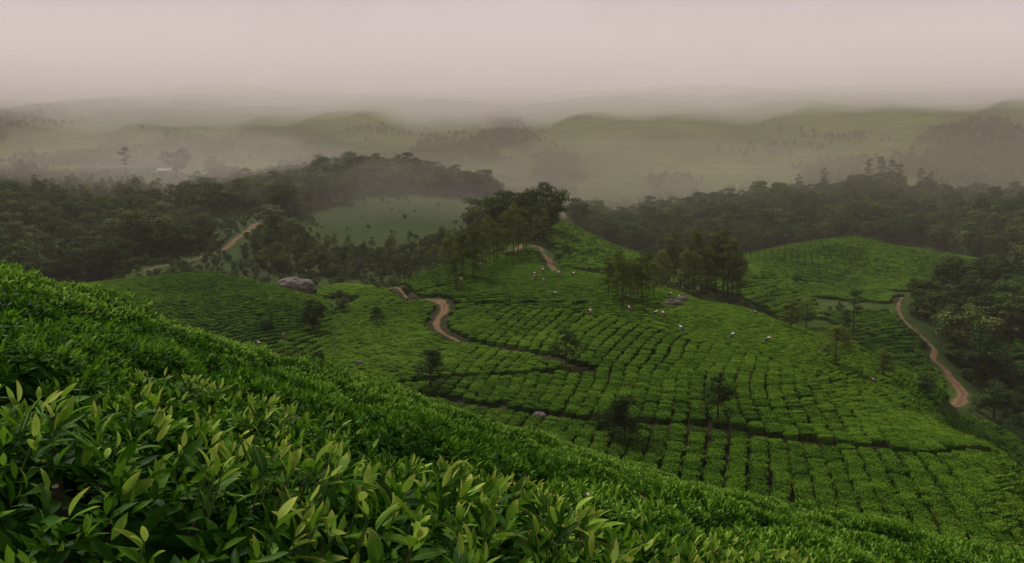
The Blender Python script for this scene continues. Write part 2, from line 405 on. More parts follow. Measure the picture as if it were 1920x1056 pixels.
# control points of the landscape: photograph pixel, distance in metres, height of what stands on the ground there
CP = [
 # hidden foot of the near slope
 ('w', -0.9, 16, -14), ('w', -0.45, 18, -15), ('w', 0.0, 20, -16), ('w', 0.45, 20, -15.5), ('w', 0.9, 18, -15.5),
 ('w', -0.9, 45, -23), ('w', -0.62, 48, -23), ('w', -0.35, 50, -22), ('w', -0.15, 48, -20),
 # central tea hill
 (1900, 1040, 37, .7), (1700, 1000, 39, .7), (1500, 930, 43, .7), (1300, 850, 49, .7), (1100, 795, 56, .7), (800, 742, 66, .7), (640, 690, 78, .7),
 (1900, 950, 43, .7), (1700, 880, 48, .7), (1500, 840, 51, .7), (1300, 770, 57, .7), (1100, 700, 68, .7), (900, 680, 74, .7), (740, 640, 84, .7),
 (1900, 880, 50, .7), (1700, 800, 57, .7), (1500, 760, 59, .7), (1300, 690, 68, .7), (1100, 630, 80, .7), (930, 610, 88, .7), (840, 605, 90, .5),
 (1780, 800, 64, .7), (1650, 720, 72, .7), (1500, 680, 71, .7), (1350, 620, 82, .7), (1150, 570, 96, .7), (950, 555, 103, .7), (780, 565, 106, .5),
 (1740, 730, 82, .7), (1600, 660, 85, .7), (1450, 600, 92, .7), (1300, 562, 103, .7), (1130, 520, 117, .7), (1000, 520, 117, .7), (850, 505, 124, .7), (735, 545, 118, .3),
 (1880, 850, 60, .7),
 (1760, 722, 90, .5), (1610, 652, 95, .5), (1500, 618, 100, .5), (1400, 580, 108, .5), (1210, 540, 118, .5), (700, 552, 124, .5),
 (900, 482, 146, 0), (1000, 464, 152, 0), (1045, 508, 135, 0), (840, 500, 140, .3), (960, 492, 138, .2),
 # beyond the right shoulder (hidden, then valley floor)
 ('w', 0.30, 125, -25), ('w', 0.42, 118, -29), ('w', 0.53, 108, -32.5), ('w', 0.62, 80, -33), ('w', 0.75, 60, -30), ('w', 0.95, 60, -30),
 (1770, 735, 116, 0), (1795, 750, 110, 0), (1760, 672, 128, 0), (1720, 625, 140, 0), (1690, 575, 158, 0), (1690, 660, 126, .5), (1610, 610, 140, .6),
 (1560, 570, 165, 0), (1430, 560, 160, .5), (1400, 512, 185, .5), (1500, 535, 188, .4), (1340, 530, 165, 1),
 (1600, 535, 195, .6), (1600, 442, 262, .7), (1480, 458, 262, .7), (1390, 480, 258, .7), (1720, 464, 258, .7), (1840, 500, 245, .7), (1700, 520, 205, .7),
 (1900, 545, 165, 4), (1860, 640, 140, 4), (1920, 720, 118, 4), (1880, 790, 98, 2), (1920, 640, 138, 2),
 ('w', 0.75, 150, -24), ('w', 0.95, 150, -20),
 # wooded ridge on the right
 ('w', 0.42, 300, -32), ('w', 0.25, 300, -34), ('w', 0.55, 300, -30),
 (1450, 465, 335, 8), (1200, 440, 345, 8), (1750, 470, 310, 8), (1900, 455, 300, 8),
 (1130, 400, 400, 10), (1300, 368, 440, 12), (1450, 345, 455, 12), (1640, 330, 460, 12), (1800, 366, 430, 12), (1910, 372, 380, 12),
 ('w', 0.15, 560, -28), ('w', 0.4, 580, -12), ('w', 0.62, 560, -16), ('w', 0.9, 520, -12),
 # knoll with tall trees and the tea face beside it
 (990, 438, 205, 0), (940, 440, 200, 0), (1040, 412, 228, .6), (1100, 440, 215, .6), (1170, 472, 205, .6), (1060, 500, 165, .6), (1130, 508, 160, .6), (1190, 500, 172, .6), (1080, 468, 182, .6),
 ('w', 0.02, 280, -26), ('w', 0.14, 270, -28),
 # left tea lobe, boulder hollow, little knoll
 (250, 575, 104, .7), (380, 508, 134, .7), (250, 520, 132, .7), (170, 528, 130, .7), (470, 522, 130, .7), (380, 560, 106, .7), (460, 610, 94, .7), (550, 570, 106, .7), (545, 635, 90, .5),
 (555, 550, 134, 0), (600, 562, 124, .5), (640, 530, 152, .7), (690, 545, 140, .5), (600, 545, 146, .5), (620, 605, 100, .7), (100, 545, 120, .5),
 # left valley and woods
 ('w', -0.30, 170, -27), ('w', -0.5, 165, -27), ('w', -0.16, 180, -27), ('w', -0.75, 150, -22),
 (350, 498, 195, 0), (430, 465, 220, 0), (480, 425, 250, 0), (250, 515, 185, 0), (250, 470, 215, 3), (100, 450, 225, 8), (0, 440, 225, 8),
 (330, 440, 250, 6), (180, 400, 270, 9), (40, 375, 275, 10), (-150, 360, 280, 9), (-150, 470, 200, 5),
 (560, 480, 215, 3), (700, 480, 215, 3), (820, 470, 215, 3), (600, 430, 260, 3), (740, 420, 275, 2), (860, 410, 285, 2),
 (450, 375, 330, 5), (640, 365, 350, 2), (760, 365, 360, 2), (880, 365, 360, 5),
 (380, 345, 410, 10), (520, 325, 430, 11), (660, 300, 440, 11), (780, 308, 430, 11), (900, 335, 400, 10), (940, 355, 390, 8),
 (280, 372, 340, 3), (250, 345, 420, 2), (310, 325, 480, 0), (130, 345, 420, 3), (0, 320, 450, 2),
 ('w', -0.2, 580, -10), ('w', -0.05, 560, -14), ('w', -0.4, 620, 3),
 # far slopes climbing into the cloud
 (1060, 384, 620, 0), (1200, 378, 630, 0), (1450, 370, 610, 0), (1000, 335, 670, 0), (1200, 330, 690, 0), (1450, 318, 700, 0), (1700, 312, 690, 0), (1900, 330, 660, 0), (820, 305, 700, 0),
 (600, 290, 710, 0), (300, 290, 690, 0), (50, 285, 660, 0),
 (1000, 285, 750, 0), (1250, 275, 770, 0), (1600, 268, 780, 0), (1850, 265, 760, 0), (750, 265, 770, 0), (400, 255, 770, 0), (50, 245, 730, 0),
 (1000, 230, 880, 0), (1300, 222, 890, 0), (1600, 212, 880, 0), (1850, 210, 860, 0), (700, 232, 880, 0), (350, 228, 860, 0), (50, 224, 820, 0),
 (950, 190, 1080, 0), (1300, 182, 1080, 0), (1580, 170, 1060, 0), (1800, 174, 1050, 0), (600, 196, 1060, 0), (250, 197, 1040, 0), (0, 195, 1000, 0), (1920, 178, 1030, 0),
 ('w', -0.6, 1500, 105), ('w', 0.0, 1500, 112), ('w', 0.6, 1500, 120),
 ('w', -0.6, 2400, 80), ('w', 0.0, 2400, 85), ('w', 0.6, 2400, 85), ('w', -0.8, 4000, 60), ('w', 0.0, 4000, 60), ('w', 0.8, 4000, 60),
]
ca, cl, ce = [], [], []
for c in CP:
    if c[0] == 'w':
        a, y, e = c[1], c[2], c[3] / c[2]
    else:
        a, e = ray(c[0], c[1]); y = c[2]; e = e - c[3] / y
    ca.append(a); cl.append(math.log(y)); ce.append(e)
ca, cl, ce = map(np.array, (ca, cl, ce))
SA = 2.6                                     # relative weight of the sideways axis
def tps_kernel(r2):
    return 0.5 * r2 * np.log(r2 + 1e-12)
_K = tps_kernel(((ca[:, None] - ca) * SA) ** 2 + (cl[:, None] - cl) ** 2) + np.eye(len(ca)) * 6e-4
_Pm = np.stack([np.ones_like(ca), ca, cl], 1)
_A = np.block([[_K, _Pm], [_Pm.T, np.zeros((3, 3))]])
_sol = np.linalg.solve(_A, np.concatenate([ce, np.zeros(3)]))
_w, _p = _sol[:-3], _sol[-3:]
def land(x, y):
    sh = x.shape; x = x.ravel(); y = np.maximum(y.ravel(), 14.0)
    a = np.clip(x / y, -0.95, 0.95); l = np.log(y)
    out = np.empty(len(a))
    for i in range(0, len(a), 20000):
        s = slice(i, i + 20000)
        r2 = ((a[s, None] - ca) * SA) ** 2 + (l[s, None] - cl) ** 2
        out[s] = tps_kernel(r2) @ _w + _p[0] + _p[1] * a[s] + _p[2] * l[s]
    return (out * y).reshape(sh)

Y0 = 16.0
NC, NR = 460, 430
ga = np.linspace(-0.98, 0.98, NC)
gl = np.linspace(math.log(7.0), math.log(4200.0), NR)
GY = np.exp(gl)[:, None] - Y0 + 0 * ga
GX = ga * np.exp(gl)[:, None]
zl = land(GX, GY)
amp = np.clip((GY - 30) / 200, 0, 1) * np.clip(GY * 0.012, 0, 14)
rel = (vnoise(GX, GY, 90) - .5) * 0.5 + (vnoise(GX + 31, GY, 37) - .5) * 0.3
far_rel = np.clip((GY - 590) / 160, 0, 1) * ((vnoise(GX, GY * 0.5, 150) - .5) * 18 + (vnoise(GX + 77, GY * .6, 70) - .5) * 12 + (vnoise(GX + 7, GY, 32) - .5) * 5)
zl = zl + amp * rel * 0.5 + far_rel + np.clip((GY - 30) / 60, 0, 1) * (vnoise(GX, GY, 7) - .5) * 0.35
zn = near_hill(GX, GY) - CANOPY
zn = np.where(GY > 60, -1e4, zn)
GZ = np.maximum(zl, zn)
GZ = np.where(GY < 12, zn, GZ)

def H(x, y):
    x = np.asarray(x, float); y = np.asarray(y, float)
    q = np.maximum(y + Y0, 7.001)
    fc = np.clip((x / q + 0.98) / 1.96 * (NC - 1), 0, NC - 1.001)
    fr = np.clip((np.log(q) - gl[0]) / (gl[-1] - gl[0]) * (NR - 1), 0, NR - 1.001)
    i = fr.astype(int); j = fc.astype(int); a = fr - i; b = fc - j
    return (GZ[i, j] * (1 - b) + GZ[i, j + 1] * b) * (1 - a) + (GZ[i + 1, j] * (1 - b) + GZ[i + 1, j + 1] * b) * a

def hit(u, v, lo=25, hi=3000):
    """where the line of sight through a photograph pixel first meets the ground beyond LO metres"""
    a, e = ray(u, v)
    ys = np.geomspace(lo, hi, 3000)
    below = H(a * ys, ys) >= e * ys
    # skip while still under the ground at the start
    k = 0
    idx = np.nonzero(below & ~np.concatenate([[True], below[:-1]]))[0]
    if len(idx) == 0:
        idx = [int(np.argmin(np.abs(H(a * ys, ys) - e * ys)))]
    y = ys[idx[0]]
    return float(a * y), float(y), float(H(a * y, y))

# zones, drawn as outlines on the photograph and a span of distances
TEA = [
 # outline, near, far, row bearing, row pitch, bush pitch
 ([(500, 690), (540, 628), (620, 600), (700, 548), (735, 528), (790, 548), (830, 577), (1000, 580), (1130, 600), (1280, 640), (1420, 672), (1560, 722), (1700, 772), (1760, 778), (1850, 795), (1990, 870), (1990, 1300), (500, 1300)], 28, 142, 17, 1.19, 0.55),
 ([(735, 528), (800, 505), (850, 486), (880, 495), (960, 508), (1050, 508), (1150, 496), (1205, 528), (1215, 560), (1210, 620), (1130, 600), (1000, 580), (830, 577), (790, 548)], 60, 142, 84, 1.15, 0.56),
 ([(1205, 528), (1390, 548), (1560, 606), (1765, 700), (1770, 748), (1760, 778), (1700, 772), (1560, 722), (1420, 672), (1280, 640), (1210, 620), (1215, 560)], 50, 142, -24, 1.15, 0.56),
 ([(60, 530), (180, 518), (300, 503), (380, 498), (470, 512), (530, 545), (600, 558), (630, 590), (560, 640), (480, 700), (60, 700)], 70, 142, 52, 1.12, 0.68),
 ([(1370, 490), (1470, 452), (1600, 440), (1720, 458), (1860, 492), (1790, 525), (1700, 552), (1620, 545), (1500, 528), (1400, 508)], 185, 285, 18, 1.6, 1.0),
 ([(1500, 532), (1620, 540), (1690, 556), (1690, 572), (1600, 566), (1500, 556)], 155, 215, 80, 1.6, 1.0),
 ([(1350, 500), (1400, 500), (1470, 520), (1520, 560), (1540, 600), (1460, 600), (1390, 560), (1330, 545)], 125, 215, 40, 1.9, 1.4),
 ([(1025, 400), (1110, 430), (1200, 480), (1215, 530), (1140, 510), (1060, 510), (1040, 470), (1020, 440)], 140, 245, 75, 2.0, 1.3),
 ([(585, 545), (640, 520), (700, 540), (700, 560), (600, 560)], 118, 165, 60, 1.6, 1.2),
 ([(1540, 590), (1680, 585), (1750, 655), (1735, 700), (1620, 660)], 112, 170, 65, 1.6, 1.2),
 ([(848, 492), (900, 478), (950, 470), (1000, 466), (1042, 508), (960, 511), (880, 500)], 118, 160, 80, .95, .8),
 ([(1830, 650), (1940, 610), (1990, 650), (1990, 720), (1880, 700)], 105, 170, 30, 1.7, 1.3),
]
# tracks and footpaths: pixels along them
def track(pix, lo, hi=3000, n=4):
    pts = [hit(u, v, lo, hi)[:2] for u, v in pix]
    out = []
    for i in range(len(pts) - 1):
        p0 = pts[max(i - 1, 0)]; p1 = pts[i]; p2 = pts[i + 1]; p3 = pts[min(i + 2, len(pts) - 1)]
        for k in range(n):
            t = k / n
            out.append(tuple(0.5 * ((2 * p1[c]) + (-p0[c] + p2[c]) * t + (2 * p0[c] - 5 * p1[c] + 4 * p2[c] - p3[c]) * t * t + (-p0[c] + 3 * p1[c] - 3 * p2[c] + p3[c]) * t ** 3) for c in (0, 1)))
    out.append(pts[-1])
    return out
TR = {
 'top': (track([(948, 470), (975, 464), (1005, 462), (1018, 472), (1030, 490), (1046, 512)], 120, 200), 2.4),
 'hill': (track([(722, 532), (732, 542), (760, 556), (800, 562), (826, 566), (834, 582), (818, 604), (828, 624), (862, 642)], 70, 160), 1.9),
 'right': (track([(1692, 558), (1684, 578), (1697, 603), (1724, 628), (1752, 655), (1750, 673), (1772, 692), (1782, 708), (1802, 732), (1801, 752), (1778, 766), (1748, 760)], 95, 220), 2.6),
 'left': (track([(487, 418), (470, 430), (445, 447), (420, 468), (380, 482), (330, 495), (270, 510)], 150, 330), 3.0),
}
FOOT = [  # narrow footways between blocks of tea, bare ground
 (track([(862, 642), (930, 655), (1000, 668), (1075, 690), (1100, 700)], 50), 1.0),
 (track([(745, 726), (850, 712), (960, 708), (1060, 702), (1090, 704)], 50), 0.7),
 (track([(780, 742), (880, 762), (990, 780), (1080, 792), (1180, 800), (1280, 803), (1480, 832), (1640, 846), (1780, 857), (1900, 868)], 34, 68), .8),
 (track([(745, 560), (800, 548), (850, 538)], 60), 0.5),
 (track([(830, 577), (870, 574), (1000, 572), (1100, 574)], 60), 0.3),
]
CREST = track([(1385, 572), (1440, 596), (1500, 621), (1600, 658), (1680, 694)], 60, 110)
def near_line(x, y, pts, w):
    d = np.full(x.shape, 1e9)
    for (x0, y0), (x1, y1) in zip(pts[:-1], pts[1:]):
        dx, dy = x1 - x0, y1 - y0; L = dx * dx + dy * dy + 1e-9
        t = np.clip(((x - x0) * dx + (y - y0) * dy) / L, 0, 1)
        d = np.minimum(d, np.hypot(x - x0 - t * dx, y - y0 - t * dy))
    return d < w

pu, pv = proj(GX, np.maximum(GY, 0.5), GZ)
soil = (GY < 32).astype(float)
for poly, lo, hi, *_ in TEA:
    soil = np.maximum(soil, in_poly(pu, pv, poly) & (GY > lo) & (GY < hi))
far = np.clip((GY - 520) / 120, 0, 1)
WOOD = [  # outline of the ground, near, far, spacing, tree height range, kind, name of the place
 ([(-200, 395), (60, 380), (150, 400), (260, 425), (385, 440), (395, 470), (340, 480), (250, 505), (150, 540), (-200, 600)], 165, 300, 6.6, (9, 13), 'broad', 'left'),
 ([(330, 385), (400, 355), (520, 335), (660, 305), (780, 312), (900, 335), (950, 360), (930, 380), (860, 372), (700, 362), (620, 385), (560, 410), (470, 400), (380, 405)], 300, 490, 8.0, (10, 14), 'broad', 'ridge'),
 ([(475, 430), (550, 430), (600, 470), (700, 478), (800, 462), (880, 440), (880, 480), (800, 505), (720, 520), (600, 525), (540, 522), (480, 500)], 160, 300, 5.2, (2.5, 6.5), 'mixed', 'slope'),
 ([(-200, 330), (60, 325), (250, 352), (330, 372), (330, 388), (200, 398), (60, 378), (-200, 385)], 270, 480, 8.0, (4, 9), 'mixed', 'left mist'),
 ([(880, 425), (960, 432), (1045, 428), (1050, 445), (960, 452), (890, 450)], 188, 250, 5.0, (9, 12.5), 'broad', 'knoll'),
 ([(1060, 420), (1130, 405), (1300, 375), (1450, 355), (1640, 338), (1800, 372), (1990, 385), (1990, 500), (1850, 490), (1720, 462), (1600, 452), (1480, 470), (1390, 485), (1250, 480), (1150, 465), (1080, 440)], 280, 490, 8.2, (9, 14), 'broad', 'right'),
 ([(1700, 600), (1712, 565), (1800, 530), (1990, 500), (1990, 630), (1900, 640), (1840, 660), (1880, 720), (1990, 720), (1990, 860), (1890, 810), (1815, 765), (1775, 690), (1735, 635)], 88, 210, 5.2, (5, 9), 'broad', 'near right'),
]
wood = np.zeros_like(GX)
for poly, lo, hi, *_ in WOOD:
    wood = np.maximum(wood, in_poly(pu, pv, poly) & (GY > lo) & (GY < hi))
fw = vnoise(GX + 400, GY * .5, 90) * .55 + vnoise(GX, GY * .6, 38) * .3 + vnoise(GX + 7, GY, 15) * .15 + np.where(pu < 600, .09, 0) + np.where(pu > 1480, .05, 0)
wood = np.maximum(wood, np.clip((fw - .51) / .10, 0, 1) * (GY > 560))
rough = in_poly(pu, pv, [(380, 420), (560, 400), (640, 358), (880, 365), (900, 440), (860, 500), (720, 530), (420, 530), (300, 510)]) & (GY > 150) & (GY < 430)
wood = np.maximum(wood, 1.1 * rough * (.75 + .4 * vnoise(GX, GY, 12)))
idx = np.arange(NC * NR).reshape(NR, NC)
q = np.stack([idx[:-1, :-1], idx[:-1, 1:], idx[1:, 1:], idx[1:, :-1]], -1).reshape(-1, 4)
me = mesh_np('ground', np.stack([GX, GY, GZ], -1).reshape(-1, 3), q.ravel(), np.full(len(q), 4), True)
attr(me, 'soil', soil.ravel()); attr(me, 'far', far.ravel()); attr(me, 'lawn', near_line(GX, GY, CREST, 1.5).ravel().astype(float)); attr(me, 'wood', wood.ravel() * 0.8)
me.materials.append(M['ground'])
ground = tag(obj('ground', me), 'rolling hill ground under the tea and woods', kind='structure')

def ribbon(name, pts, width, label, lift=0.06):
    pts = np.array(pts); n = len(pts)
    d = np.gradient(pts, axis=0); d /= np.linalg.norm(d, axis=1)[:, None] + 1e-9
    nrm = np.stack([-d[:, 1], d[:, 0]], 1)
    K = 9
    s = np.linspace(-1, 1, K)
    w = np.interp(np.linspace(0, 1, n), np.linspace(0, 1, len(width)), width) / 2 * (1 + 0.35 * (vnoise(np.arange(n) * 1.7, np.zeros(n), 2.1) - .5) * 2)
    wl = w * (.72 + .62 * vnoise(np.arange(n) * 1.0, np.full(n, 5.3), 1.6)); wr = w * (.72 + .62 * vnoise(np.arange(n) * 1.0, np.full(n, 21.7), 1.6))
    off = s * np.where(s < 0, wl[:, None], wr[:, None])
    X = pts[:, None, 0] + nrm[:, None, 0] * off; Yy = pts[:, None, 1] + nrm[:, None, 1] * off
    Z = H(X, Yy) + lift + 0.03 * (np.abs(s) > .9) * -1.5 - 0.05 * np.exp(-((np.abs(s) - .45) / .16) ** 2)
    ii = np.arange(n * K).reshape(n, K)
    f = np.stack([ii[:-1, :-1], ii[:-1, 1:], ii[1:, 1:], ii[1:, :-1]], -1).reshape(-1, 4)
    me = mesh_np(name, np.stack([X, Yy, Z], -1).reshape(-1, 3), f.ravel(), np.full(len(f), 4), True)
    attr(me, 'rut', np.tile(np.exp(-((np.abs(s) - .45) / .2) ** 2), n)); attr(me, 'verge', np.tile(np.abs(s) ** 2, n))
    me.materials.append(M['dirt'])
    return tag(obj(name, me), label, kind='structure')
def dense(pts, n):
    pts = np.array(pts); t = np.linspace(0, len(pts) - 1, n)
    return np.stack([np.interp(t, np.arange(len(pts)), pts[:, k]) for k in (0, 1)], 1)
ribbon('dirt_path', dense(TR['top'][0], 80), [1.2, 1.5, 1.9], 'red dirt track curving over the crest of the central hill')
ribbon('dirt_path', dense(TR['hill'][0], 120), [1.9, .45, .4, 1.4, 1.2, .6, .4], 'red dirt path zigzagging down the side of the central hill')
ribbon('dirt_road', dense(TR['right'][0], 140), [.7, .7, .9, 1.0, 1.9, 2.0, 2.4, 2.4], 'rutted red dirt road winding down the right valley')
ribbon('dirt_road', dense(TR['left'][0], 120), [2.6, 2.8, 2.6, 1.8, 1.6, 1.2], 'red dirt road climbing the wooded left valley')
# ================================================================== leaves
def leaf_template(st, width, fold, curl, wave=0.0):
    """leaf along +Y from the origin, upper side +Z; st = stations along its length"""
    vs, ed, al = [], [], []
    for i, s in enumerate(st):
        w = width * (math.sin(math.pi * min(s, 1) ** 0.85) ** 0.8 if 0 < s < 1 else 0.0)
        if s == 0: w = width * 0.06
        z = curl * (s - s * s * 1.6) + wave * math.sin(s * 9)
        if s >= 1:
            vs.append((0, s, z)); ed.append(0.0); al.append(1.0)
        else:
            vs += [(-w, s, z + fold * w), (0, s, z), (w, s, z + fold * w * (0.9 + wave))]; ed += [1, 0, 1]; al += [s, s, s]
    fs = []
    n = len(st)
    for i in range(n - 1):
        b = 3 * i
        if i < n - 2:
            fs += [(b, b + 1, b + 4, b + 3), (b + 1, b + 2, b + 5, b + 4)]
        else:
            fs += [(b, b + 1, b + 3), (b + 1, b + 2, b + 3)]
    return np.array(vs), fs, np.array(ed), np.array(al)

def unit(a): return a / (np.linalg.norm(a, axis=-1, keepdims=True) + 1e-9)

def frames(yd, zd):
    y = unit(yd); x = unit(np.cross(y, zd)); z = np.cross(x, y)
    return np.stack([x, y, z], -1)          # columns are the axes

def scatter(tmpl, pos, fr, sc):
    T = tmpl[0]; n = len(pos); k = len(T)
    V = np.einsum('nij,kj->nki', fr, T) * sc[:, None, None] + pos[:, None, :]
    loops = np.concatenate([np.array(f) for f in tmpl[1]]); cnt = np.array([len(f) for f in tmpl[1]])
    Lp = (loops[None, :] + np.arange(n)[:, None] * k).ravel()
    return V.reshape(-1, 3), Lp, np.tile(cnt, n), np.tile(tmpl[2], n), np.tile(tmpl[3], n)

class Leaves:
    def __init__(s): s.V = []; s.L = []; s.Cn = []; s.E = []; s.A = []; s.T = []; s.Mi = []; s.n = 0
    def add(s, tmpl, pos, fr, sc, tint, mi=0):
        V, L, c, e, a = scatter(tmpl, pos, fr, sc)
        s.V.append(V); s.L.append(L + s.n); s.Cn.append(c); s.E.append(e); s.A.append(a)
        s.T.append(np.repeat(tint, len(tmpl[0]))); s.Mi.append(np.full(len(c), mi)); s.n += len(V)
    def raw(s, V, faces, tint=0.0, mi=0):
        V = np.array(V, float)
        s.V.append(V); s.L.append(np.concatenate([np.array(f) for f in faces]) + s.n); s.Cn.append(np.array([len(f) for f in faces]))
        s.E.append(np.full(len(V), .5)); s.A.append(np.full(len(V), .3)); s.T.append(np.full(len(V), tint)); s.Mi.append(np.full(len(faces), mi)); s.n += len(V)
    def mesh(s, name, mats, smooth=False):
        me = mesh_np(name, np.concatenate(s.V), np.concatenate(s.L), np.concatenate(s.Cn), smooth, np.concatenate(s.Mi))
        attr(me, 'tint', np.concatenate(s.T)); attr(me, 'edge', np.concatenate(s.E)); attr(me, 'along', np.concatenate(s.A))
        for m in mats: me.materials.append(m)
        return me

LEAF_FINE = [leaf_template([0, .12, .3, .5, .7, .87, 1], w, f, c, wv) for w, f, c, wv in
             [(.16, .35, .18, 0), (.175, .20, .30, .01), (.145, .6, .10, 0), (.165, .3, -.05, .015), (.19, .15, .22, .012), (.13, .9, .12, 0)]]
LEAF_MID = [leaf_template([0, .28, .62, 1], w, f, c) for w, f, c in [(.16, .35, .2), (.18, .2, .3), (.145, .55, .05)]]
QUAD = (np.array([(-.5, 0, 0), (0, -.32, .05), (.5, 0, 0), (0, .42, .05)]), [(0, 1, 2, 3)], np.array([.5] * 4), np.array([.3] * 4))

def dome(a, b, h, n=14, rings=5, lump=0.08, r=rng):
    """closed lumpy cushion"""
    vs = []; fs = []
    for i in range(rings):
        t = i / (rings - 1) * math.pi / 2 * 0.97
        zz = h * (math.sin(t) ** 0.6 if t > 0 else 0); rr = math.cos(t) ** 0.45
        for k in range(n):
            p = 2 * math.pi * k / n
            c, s = math.cos(p), math.sin(p)
            q = (abs(c) ** 3.2 + abs(s) ** 3.2) ** (-1 / 3.2)
            l = 1 + (r.random() - .5) * 2 * lump
            vs.append((a * c * q * rr * l, b * s * q * rr * l, zz * (1 + (r.random() - .5) * lump)))
    for i in range(rings - 1):
        for k in range(n):
            fs.append((i * n + k, i * n + (k + 1) % n, (i + 1) * n + (k + 1) % n, (i + 1) * n + k))
    vs.append((0, 0, h)); top = len(vs) - 1
    for k in range(n): fs.append(((rings - 1) * n + k, (rings - 1) * n + (k + 1) % n, top))
    return vs, fs

def super_pts(n, r):
    """points in a rounded square of half-size 1, and their squareness radius"""
    p = r.random((n * 2 + 20, 2)) * 2 - 1
    rad = (np.abs(p) ** 3.2).sum(1) ** (1 / 3.2)
    k = rad < 1
    return p[k][:n], rad[k][:n]

def bush_leaves(r, a, b, h, shoots, olds, size, up=1.0, per=(4, 6), drop=.84):
    """per-leaf arrays for a clipped tea bush: position, direction, normal, size, tint"""
    P, Yd, Zd, S, T = [], [], [], [], []
    p, rad = super_pts(shoots, r)
    n = len(p)
    lump = vnoise(p[:, 0] * a + r.random() * 40, p[:, 1] * b + r.random() * 40, 0.33)
    base = np.stack([p[:, 0] * a, p[:, 1] * b, h * (0.93 - drop * np.clip(rad - .45, 0, 1) ** 2) + (lump - .5) * 0.16 * h], 1)
    out = unit(np.concatenate([p, np.zeros((n, 1))], 1))
    ax = unit(np.array([0, 0, 1.0]) + out * (rad ** 3)[:, None] * 0.7 + r.normal(0, .22, (n, 3)))
    vig = r.random(n)
    for k in range(per[1]):
        act = (k < per[0]) | (r.random(n) < .5)
        m = act.sum()
        f = k / per[1]
        az = 2.4 * k + r.random(n) * 6.28
        hor = np.stack([np.cos(az), np.sin(az), np.zeros(n)], 1)
        el = np.radians(18 + 60 * f * up + r.normal(0, 13, n))
        yd = hor * np.cos(el)[:, None] + ax * np.sin(el)[:, None]
        zd = ax * np.cos(el)[:, None] - hor * np.sin(el)[:, None] + r.normal(0, .25, (n, 3))
        pos = base + ax * (size * (f * 1.1 - 0.55)) + hor * 0.006
        P.append(pos[act]); Yd.append(yd[act]); Zd.append(zd[act])
        S.append((size * (1.05 - 0.5 * f) * r.uniform(.6, 1.35, n))[act])
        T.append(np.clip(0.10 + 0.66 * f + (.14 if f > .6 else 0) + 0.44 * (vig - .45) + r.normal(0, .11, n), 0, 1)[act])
    # older leaves on the flanks and below the plucking table
    ang = r.random(olds) * 2 * math.pi
    c, s = np.cos(ang), np.sin(ang)
    qq = (np.abs(c) ** 3.2 + np.abs(s) ** 3.2) ** (-1 / 3.2)
    zz = r.random(olds) ** 0.7
    rr = np.where(zz > .85, r.random(olds) ** .5, 1.0) * (0.97 - 0.12 * (1 - zz)) + r.normal(0, .03, olds)
    pos = np.stack([a * c * qq * rr, b * s * qq * rr, h * (.12 + .76 * zz)], 1)
    out = np.stack([c, s, 0.35 + 0 * c], 1)
    yd = unit(np.stack([c, s, 0 * c], 1) * 0.7 + r.normal(0, .55, (olds, 3)) + np.array([0, 0, -.1]))
    P.append(pos); Yd.append(yd); Zd.append(unit(out + np.array([0, 0, .8]) + r.normal(0, .3, (olds, 3))))
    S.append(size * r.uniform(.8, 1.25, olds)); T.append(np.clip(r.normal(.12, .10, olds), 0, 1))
    return [np.concatenate(q) for q in (P, Yd, Zd, S, T)]

def woody(r, a, h):
    mb = MB()
    mb.tube([(0, 0, -.15), (0.01, 0, .08), (0, .01, .2)], [.06, .05, .04], 7)
    for k in range(7):
        t = k * 0.9 + r.random()
        d = a * r.uniform(.45, .75)
        mb.tube([(0, 0, .12), (math.cos(t) * d * .5, math.sin(t) * d * .5, h * .45), (math.cos(t) * d, math.sin(t) * d, h * .85)], [.03, .02, .008], 5)
    return mb.mesh('stem', M['twig'])

# ---- clipped bush meshes, shared by all bushes of the same detail
BA, BB, BH = 0.665, 0.66, 0.66
def bush_mesh(seed, a, b, h, shoots, olds, size, tmpls, mats, quad=False, flush=1.0):
    r = np.random.default_rng(seed)
    L = Leaves()
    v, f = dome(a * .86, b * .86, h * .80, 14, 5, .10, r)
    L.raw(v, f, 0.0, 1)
    P, Yd, Zd, S, T = bush_leaves(r, a, b, h, shoots, olds, size, drop=1.35)
    T = np.clip(T * flush, 0, 1)
    if quad:
        # seen from afar the leaves lie closer to the clipped surface
        pass
    fr = frames(Yd, Zd)
    pick = r.integers(0, len(tmpls), len(P))
    for k, tm in enumerate(tmpls):
        s = pick == k
        L.add(tm, P[s], fr[s], S[s], T[s])
    return L.mesh('foliage', mats)
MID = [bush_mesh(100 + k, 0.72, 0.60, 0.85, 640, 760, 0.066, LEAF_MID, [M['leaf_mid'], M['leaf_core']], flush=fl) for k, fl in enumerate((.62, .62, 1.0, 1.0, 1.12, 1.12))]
WOODY = woody(np.random.default_rng(3), .66, .8)
FARB = []
for k in range(4):
    r = np.random.default_rng(200 + k)
    L = Leaves()
    v, f = dome(BA * .93, BB * .93, BH * .90, 16, 6, .07, r)
    L.raw(v, f, 0.12, 0)
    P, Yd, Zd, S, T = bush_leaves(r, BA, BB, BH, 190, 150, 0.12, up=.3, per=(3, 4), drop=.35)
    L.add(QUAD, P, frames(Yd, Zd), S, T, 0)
    FARB.append(L.mesh('foliage', [M['leaf_far'], M['leaf_core']]))

def slope_rot(x, y, k=0.8, e=0.6):
    """tilt of something that leans with the slope: Euler x, y (small angles)"""
    gx = (H(x + e, y) - H(x - e, y)) / (2 * e); gy = (H(x, y + e) - H(x, y - e)) / (2 * e)
    return np.arctan(gy) * k, -np.arctan(gx) * k

